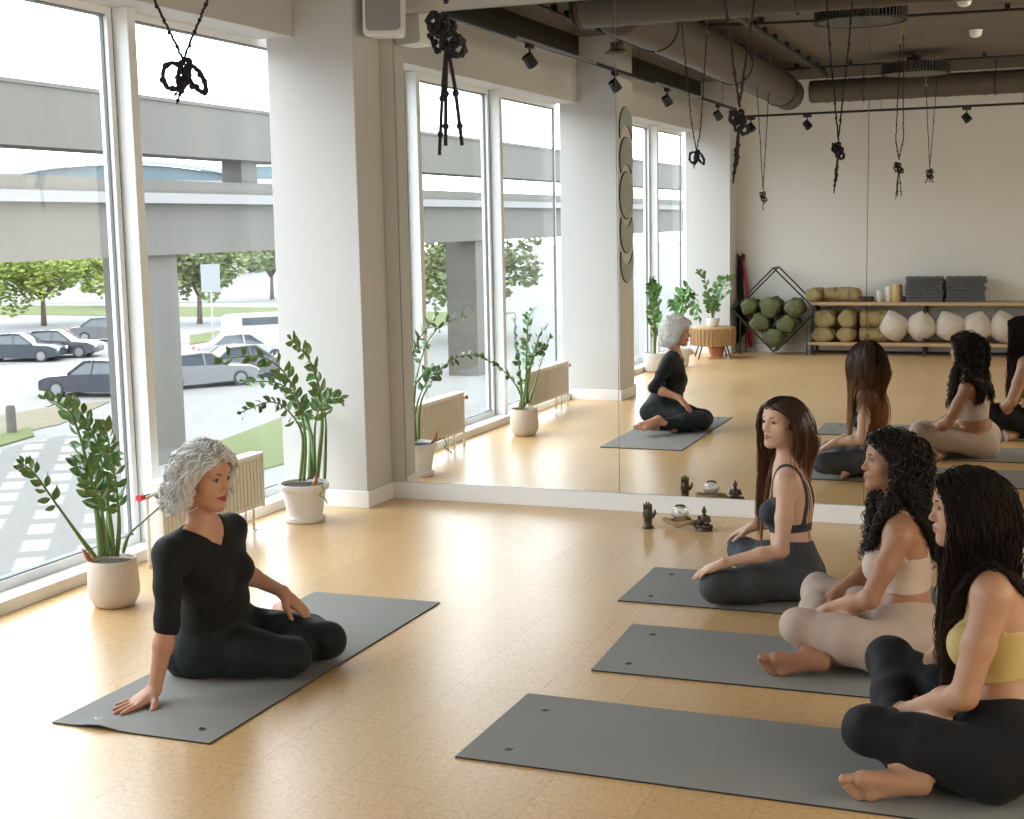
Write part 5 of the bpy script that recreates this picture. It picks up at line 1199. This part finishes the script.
def garment(fr, name, groups, off, mat_, region=None, wr=(0, 30), seed=0, smooth=2):
    G = fr['G']; F = G.field(groups)-off
    idx = np.argwhere(F < .02)
    Pt = G.lo+idx*G.h
    f0 = F[tuple(idx.T)]
    if wr[0]:
        R = np.random.RandomState(seed); n = 0
        for k in range(5): dvec = R.randn(3); dvec *= wr[1]*(.6+.9*R.rand())/np.linalg.norm(dvec); n = n+np.sin(Pt@dvec+R.rand()*6+1.5*np.sin(Pt@(R.randn(3)*wr[1]*.3)))
        f0 = f0+wr[0]*n/2.2
    if region is not None: f0 = np.maximum(f0, region(Pt))
    F[tuple(idx.T)] = f0
    F = np.maximum(F, ZM-G.ax[2][None, None, :]-.0005)
    V, Q = surface_nets(G, F); V = relax(V, Q, smooth, .4)
    return np_mesh(name, V, Q, mat_, fr['t'])
def hair(fr, m, scalp=None, **k):
    G, F, H = fr['G'], fr['F'], fr['H']; r, f, u, hc, sc = H
    P, rd = grow_hair(H, G, F, **k); V1, Q1 = strands_mesh(P, rd)
    # close under-layer on the scalp
    g2 = Grid(hc-.16, hc+.16, .005); F2 = g2.field([dict(prims=head_prims(hc, f, u, sc)[0])])-.0042
    X, Y, Z = np.meshgrid(*g2.ax, indexing='ij'); D = np.stack([X-hc[0], Y-hc[1], Z-hc[2]], -1); y = D@f/sc; z = D@u/sc; x = D@r/sc
    hl = .080-.42*np.abs(x)
    F2 = np.maximum(F2, np.minimum(y-.020+.25*np.abs(z), (hl-z)*.7)+0*x); F2 = np.maximum(F2, np.minimum(-.03-z+.0, y+.02)); F2 = np.maximum(F2, -.075-z)
    V2, Q2 = surface_nets(g2, F2)
    V = np.concatenate([V2, V1]); Q = np.concatenate([Q2, Q1+len(V2)])
    return np_mesh('hair', V, Q, [m, scalp or m], fr['t'], mi=np.r_[np.ones(len(Q2)), np.zeros(len(Q1))])
def plane(c, n):
    c = V3(c); n = unit(n); return lambda P: (P-c)@n
def leggings(fr, m, rise=.10, cutL=.02, cutR=.02, off=.0062, wr=(.0016, 42), seed=1, name='leggings'):
    S = fr['S']
    def cl(an, kn, cut): d = unit(V3(an)-V3(kn)); return [(V3(an)-d*cut, d)]
    # pelvis part ends at the waistband, each leg at its ankle
    pel = dict(prims=fr['pel']+[fr['wst'][0]], k=.03, clips=[(fr['P']+fr['up']*rise, fr['up'])])
    return garment(fr, name, [pel, dict(prims=fr['LL'][:2], k=.035), dict(prims=fr['LR'][:2], k=.035), dict(prims=fr['LL'][2:], k=.036, clips=cl(S['anL'], S['knL'], cutL)), dict(prims=fr['LR'][2:], k=.036, clips=cl(S['anR'], S['knR'], cutR))], off, m, wr=wr, seed=seed)
def bra(fr, m, lo=-.10, top=.035, strap=.075, sw=.011, back_lo=None, back_top=None, off=.0035, name='sports_bra', strap_top=1.0):
    C, up, fc, lc = fr['C'], fr['up2'], fr['fc'], fr['lc']
    def reg(P):
        D = P-C; h = D@up; y = D@fc; l = np.abs(D@lc); bk = y < -.02
        tl = np.where(bk, back_lo if back_lo is not None else lo, lo); tt = np.where(bk, back_top if back_top is not None else top, top+.55*np.clip(l-.03, 0, .05))
        band = np.maximum(tl-h, h-tt); st = np.maximum(np.abs(l-(strap-.012*np.clip(h/.15, 0, 1)))-sw, lo-h)
        return np.minimum(band, st)
    g = [dict(prims=fr['torso'], k=.03), dict(prims=fr['nk'][2:], k=.045)]
    return garment(fr, name, g, off, m, region=reg, smooth=1)

SK1 = skin_mat('skin_tanned', (.56, .30, .20), (.47, .22, .14)); SK2 = skin_mat('skin_fair', (.66, .42, .30), (.58, .34, .23)); SK3 = skin_mat('skin_brown', (.42, .215, .125), (.34, .16, .09)); SK4 = skin_mat('skin_olive', (.50, .28, .175), (.42, .215, .13))
def lipm(c): return mat('lips', c, .35)
def cloth(name, c, c2=None, rough=.75, sheen=.25, sc=220): return mat(name, c, max(rough, .72), noise=(5, c2 or tuple(x*.8 for x in c), .8), bump=(17, .42, .014), sheen=sheen*.5, spec=.22)

# ---------------------------------------------------------------- the teacher
T = dict(label='silver-haired woman in black top and leggings, leaning on one hand on the left mat',
    pelvis=(.815, -3.175, .125), chest=(.875, -3.255, .385), neck=(.885, -3.305, .565), fpel=(1, .05, 0), fchest=(.97, -.16, -.0), shL=(.885, -3.130, .525), shR=(.848, -3.475, .508),
    head=(.905, -3.315, .752), fhead=(.985, -.10, -.13), uhead=(.1, 0, 1), hs=1.03, mw=1.28, w=1.03, bust=.90, cup=1.08, waist=1.14, nk=.92, aw=.93, lw=1.04,
    elL=(.800, -2.985, .335), wrL=(1.005, -2.990, .262), elR=(.872, -3.530, .285), wrR=(.826, -3.560, .048),
    handL=((.66, .20, -.62), (.62, .05, .78), dict(curl=.12, spread=.10)), handR=((-.36, -.86, -.33), (-.10, -.26, 1), dict(curl=.03, spread=.17, thumb=(.62, -.72, -.42), fing=(-.42, -.90, -.05), sc=1.07)),
    hipL=(.83, -3.075, .12), hipR=(.84, -3.27, .11), knL=(1.185, -2.985, .088), knR=(1.15, -3.185, .080), anL=(.86, -2.765, .078), anR=(.985, -2.87, .048),
    footL=((-.60, .72, -.32), (-.40, -.30, -.75), 1), footR=((-.75, .65, -.02), (-.1, -.3, -.9), 1), skin=SK1, lips=lipm((.30, .045, .045)), eyes=dict(iris=(.05, .04, .035), brow=(.09, .07, .06)))
fr = figure(T)
M_blk = cloth('black_jersey', (.010, .0105, .0115), rough=.7, sheen=.12); M_blk2 = cloth('black_green_leggings', (.012, .017, .019), rough=.5, sheen=.1)
leggings(fr, M_blk2, rise=.15, cutL=.045, cutR=.03, wr=(.0022, 46))
def arm_cut(el, wr, t): d = unit(V3(wr)-V3(el)); return [(V3(el)+d*t, d)]
def sleeve(A_): return [(p[0], p[1], p[2], p[3]*1.0, p[4]*1.06, p[5]) for p in A_]
def neck_v(P):
    D = P-fr['N']; y = D@fr['fc']; l = np.abs(D@fr['lc']); h = D@fr['up2']
    v = np.where(y > -.02, (h+.055)-1.05*l, (h-.02)-.45*l); return np.maximum(v*.7, -.2)
garment(fr, 'black_top', [dict(prims=fr['torso'], k=.03, clips=[(fr['P']-fr['up']*.10, -fr['up'])]), dict(prims=fr['nk'][2:], k=.045), dict(prims=sleeve(fr['AL'][:3]), k=.03), dict(prims=sleeve(fr['AL'][3:5]), k=.02, clips=arm_cut(T['elL'], T['wrL'], .045)), dict(prims=sleeve(fr['AR'][:3]), k=.03), dict(prims=sleeve(fr['AR'][3:5]), k=.02, clips=arm_cut(T['elR'], T['wrR'], .03))],
    .0065, M_blk, region=lambda P: np.where((P-fr['N'])@fr['up2'] > -.12, neck_v(P), -.2), wr=(.0024, 40), seed=4)
hair(fr, mat_hair('silver_hair', (.58, .56, .54), (.95, .94, .92), .5), scalp=mat('silver_scalp_hair', (.42, .40, .385), .95, spec=.1), N=3000, length=.26, endz=-.088, clumps=170, seed=3, part=.02, lift=(.004, .030), wave=(.0105, .075), width=(.0022, .0011), gravity=.40, front_len=.92, steps=34, clear=.006, hug=.35, yface=((-.14, .03), (-.09, .006), (.0, .014), (.03, .030), (.055, .055), (.09, .105)), backy=-.06, spread=.12, loose=.018)
b = MB(); r_, f_, u_, hc_, sc_ = fr['H']
# ring on the left hand
w_ = V3(T['wrL']); 

# ---------------------------------------------------------------- student with long straight hair
A = dict(label='woman with straight brown hair, grey bra top and charcoal leggings, cross-legged on the farthest mat',
    pelvis=(2.672, -1.54, .115), glute=.034, chest=(2.640, -1.495, .365), neck=(2.625, -1.480, .545), fpel=(-1, 0, 0), fchest=(-.99, -.08, 0), shL=(2.655, -1.645, .500), shR=(2.615, -1.330, .505),
    head=(2.600, -1.455, .742), fhead=(-.62, -.78, .02), hs=.98, mw=1.18, w=.875, bust=.98, cup=.95, waist=.88, aw=.84, lw=.93, nk=.86,
    elL=(2.650, -1.735, .245), wrL=(2.425, -1.790, .190), elR=(2.600, -1.225, .265), wrR=(2.440, -1.255, .235),
    handL=((-.88, -.18, -.36), (-.30, -.10, .95), dict(curl=.22, spread=.08)), handR=((-.88, .15, -.40), (-.35, .0, .93), dict(curl=.25, spread=.06)),
    hipL=(2.67, -1.64, .098), hipR=(2.67, -1.44, .10), knL=(2.385, -1.805, .083), knR=(2.375, -1.215, .108), anL=(2.46, -1.40, .055), anR=(2.53, -1.50, .050),
    footL=((-.15, .98, -.02), (-.85, -.1, .45), 1), footR=((-.35, -.93, 0), (-.8, 0, .5), 1), skin=SK2, lips=lipm((.45, .17, .14)), eyes=dict(iris=(.03, .018, .012), brow=(.05, .03, .02)))
fr = figure(A)
leggings(fr, cloth('charcoal_leggings', (.060, .064, .074), rough=.42, sheen=.1), rise=.115, wr=(.0016, 60))
bra(fr, cloth('slate_bra_fabric', (.040, .045, .055), rough=.6), lo=-.085, top=.045, strap=.085, back_lo=-.085, back_top=-.050)
hair(fr, mat_hair('straight_brown_hair', (.022, .010, .006), (.085, .038, .018), .36, tip=((.36, .15, .055), .0, .85)), scalp=mat('brown_scalp_hair', (.022, .012, .008), .95, spec=.1), N=3000, length=.60, seed=5, part=0, lift=(.0, .006), wave=(.002, .25), width=(.0019, .0012), gravity=.55, steps=46, clear=.0045, frontR=.14, frontL=.0, hug=.75, backy=-.095, fronty=.035, spread=.058, yface=((-.14, .05), (-.10, .026), (.03, .030), (.055, .042), (.085, .070), (.10, .10)))
M_bead = mat('beaded_bracelet', (.62, .50, .42), .5)
def bracelet(fr, wr, el, lab, m, r_=.029, n=16, off=.03):
    a = V3(wr); d = unit(V3(el)-a); c = a+d*off; u, v = frame_for(d); b = MB()
    for k in range(n): x = 2*PI*k/n; b.ball(c+(u*math.cos(x)+v*math.sin(x))*r_, .0042, 8, 6)
    t = thing('bracelet', tuple(c), lab, 'bracelet'); b.tube([c+(u*math.cos(x)+v*math.sin(x))*r_ for x in np.linspace(0, 2*PI, 24)], .0018, 5); b.build('beads', m, t, smooth=True)
bracelet(fr, A['wrR'], A['elR'], 'pale beaded bracelet on the straight-haired student wrist nearest the mirror', M_bead, r_=.0245, off=.022)

# ---------------------------------------------------------------- student with curly hair
B = dict(label='woman with dark curly hair in beige bra top and leggings, cross-legged on middle mat',
    pelvis=(3.225, -2.385, .120), chest=(3.190, -2.285, .360), neck=(3.180, -2.275, .535), fpel=(-1, -.02, 0), fchest=(-.995, -.08, 0), shL=(3.195, -2.445, .490), shR=(3.165, -2.115, .490),
    head=(3.140, -2.255, .726), fhead=(-.93, -.34, .05), hs=.98, w=.98, bust=1.05, cup=1.12, waist=.92, aw=.93, lw=1.0, nk=.9,
    elL=(3.105, -2.530, .280), wrL=(2.955, -2.410, .205), elR=(3.060, -2.055, .280), wrR=(2.945, -2.225, .200),
    handL=((-.65, .55, -.35), (-.3, -.2, .9), dict(curl=.35, spread=.05)), handR=((-.75, -.50, -.35), (-.3, .2, .9), dict(curl=.35, spread=.05)),
    hipL=(3.165, -2.525, .098), hipR=(3.20, -2.275, .105), knL=(2.855, -2.500, .150), knR=(2.865, -2.110, .185), anL=(2.97, -2.20, .050), anR=(2.905, -2.560, .055),
    footL=((-.25, .96, 0), (-.8, 0, .55), 1), footR=((-.96, -.20, -.06), (.10, .80, .05), -1), skin=SK3, lips=lipm((.31, .125, .09)), eyes=dict(iris=(.03, .016, .01), brow=(.015, .01, .008)))
fr = figure(B)
M_beige = cloth('beige_leggings', (.52, .40, .325), (.46, .345, .275), rough=.6)
leggings(fr, M_beige, rise=.092, cutR=.055, cutL=.03, wr=(.0018, 50)); bra(fr, cloth('beige_bra_fabric', (.58, .46, .38), (.52, .41, .33), rough=.6), lo=-.088, top=.035, strap=.085, sw=.008)
hair(fr, mat_hair('curly_black_hair', (.006, .004, .0035), (.028, .017, .012), .38), scalp=mat('black_scalp_hair', (.008, .005, .004), .95, spec=.1), N=2000, length=.40, seed=7, part=.01, lift=(.003, .052), wave=(.008, .12), clumps=150, curl=(.0098, .060), width=(.0023, .0013), topflat=.7, gravity=.34, steps=72, clear=.010, frontL=.35, frontR=.4, hug=.25, backy=-.11, fronty=.03, spread=.12, yface=((-.14, .05), (-.09, .0), (.02, .002), (.05, .025), (.085, .062), (.10, .10)), loose=.014)

# ---------------------------------------------------------------- student in black leggings
D_ = dict(label='woman with long dark hair, yellow bra top and black leggings, cross-legged on nearest mat',
    pelvis=(3.595, -3.405, .125), chest=(3.560, -3.300, .400), neck=(3.515, -3.265, .610), fpel=(-1, -.02, 0), fchest=(-.99, -.06, 0), shL=(3.545, -3.440, .560), shR=(3.505, -3.090, .560),
    head=(3.462, -3.245, .768), fhead=(-.985, -.14, -.06), hs=1.02, w=1.02, bust=1.08, cup=1.15, waist=.98, aw=1.05, lw=1.06,
    elL=(3.480, -3.520, .295), wrL=(3.325, -3.385, .190), elR=(3.420, -3.005, .300), wrR=(3.330, -3.190, .185),
    handL=((-.6, .65, -.25), (-.3, -.2, .9), dict(curl=.35, spread=.05)), handR=((-.7, -.55, -.25), (-.3, .2, .9), dict(curl=.35, spread=.05)),
    hipL=(3.56, -3.525, .102), hipR=(3.57, -3.30, .105), knL=(3.220, -3.505, .160), knR=(3.225, -3.020, .225), anL=(3.40, -3.20, .050), anR=(3.330, -3.560, .058),
    footL=((-.3, .95, 0), (-.8, 0, .55), 1), footR=((-.96, -.22, -.06), (.10, .80, .10), -1), skin=SK4, lips=lipm((.36, .15, .11)), eyes=dict(iris=(.03, .016, .01), brow=(.02, .014, .01)))
fr = figure(D_)
leggings(fr, cloth('plain_black_leggings', (.011, .011, .013), rough=.55, sheen=.1), rise=.115, cutR=.060, cutL=.03, wr=(.0018, 50)); bra(fr, cloth('yellow_bra_fabric', (.56, .42, .17), (.50, .37, .14), rough=.6), lo=-.105, top=.03, strap=.09, sw=.010)
hair(fr, mat_hair('long_dark_hair', (.007, .005, .0045), (.028, .017, .013), .62, tip=((.085, .045, .030), .0, .62), spec=.15), scalp=mat('dark_scalp_hair', (.008, .006, .005), .95, spec=.1), N=4600, length=.66, seed=9, part=0, lift=(.0, .022), wave=(.0075, .13), width=(.0018, .0012), gravity=.5, steps=50, clear=.008, frontL=.95, frontR=.6, hug=.6, backy=-.10, fronty=.06, spread=.10, yface=((-.16, .10), (-.12, .070), (-.09, .056), (.03, .046), (.055, .054), (.085, .072), (.10, .10)))
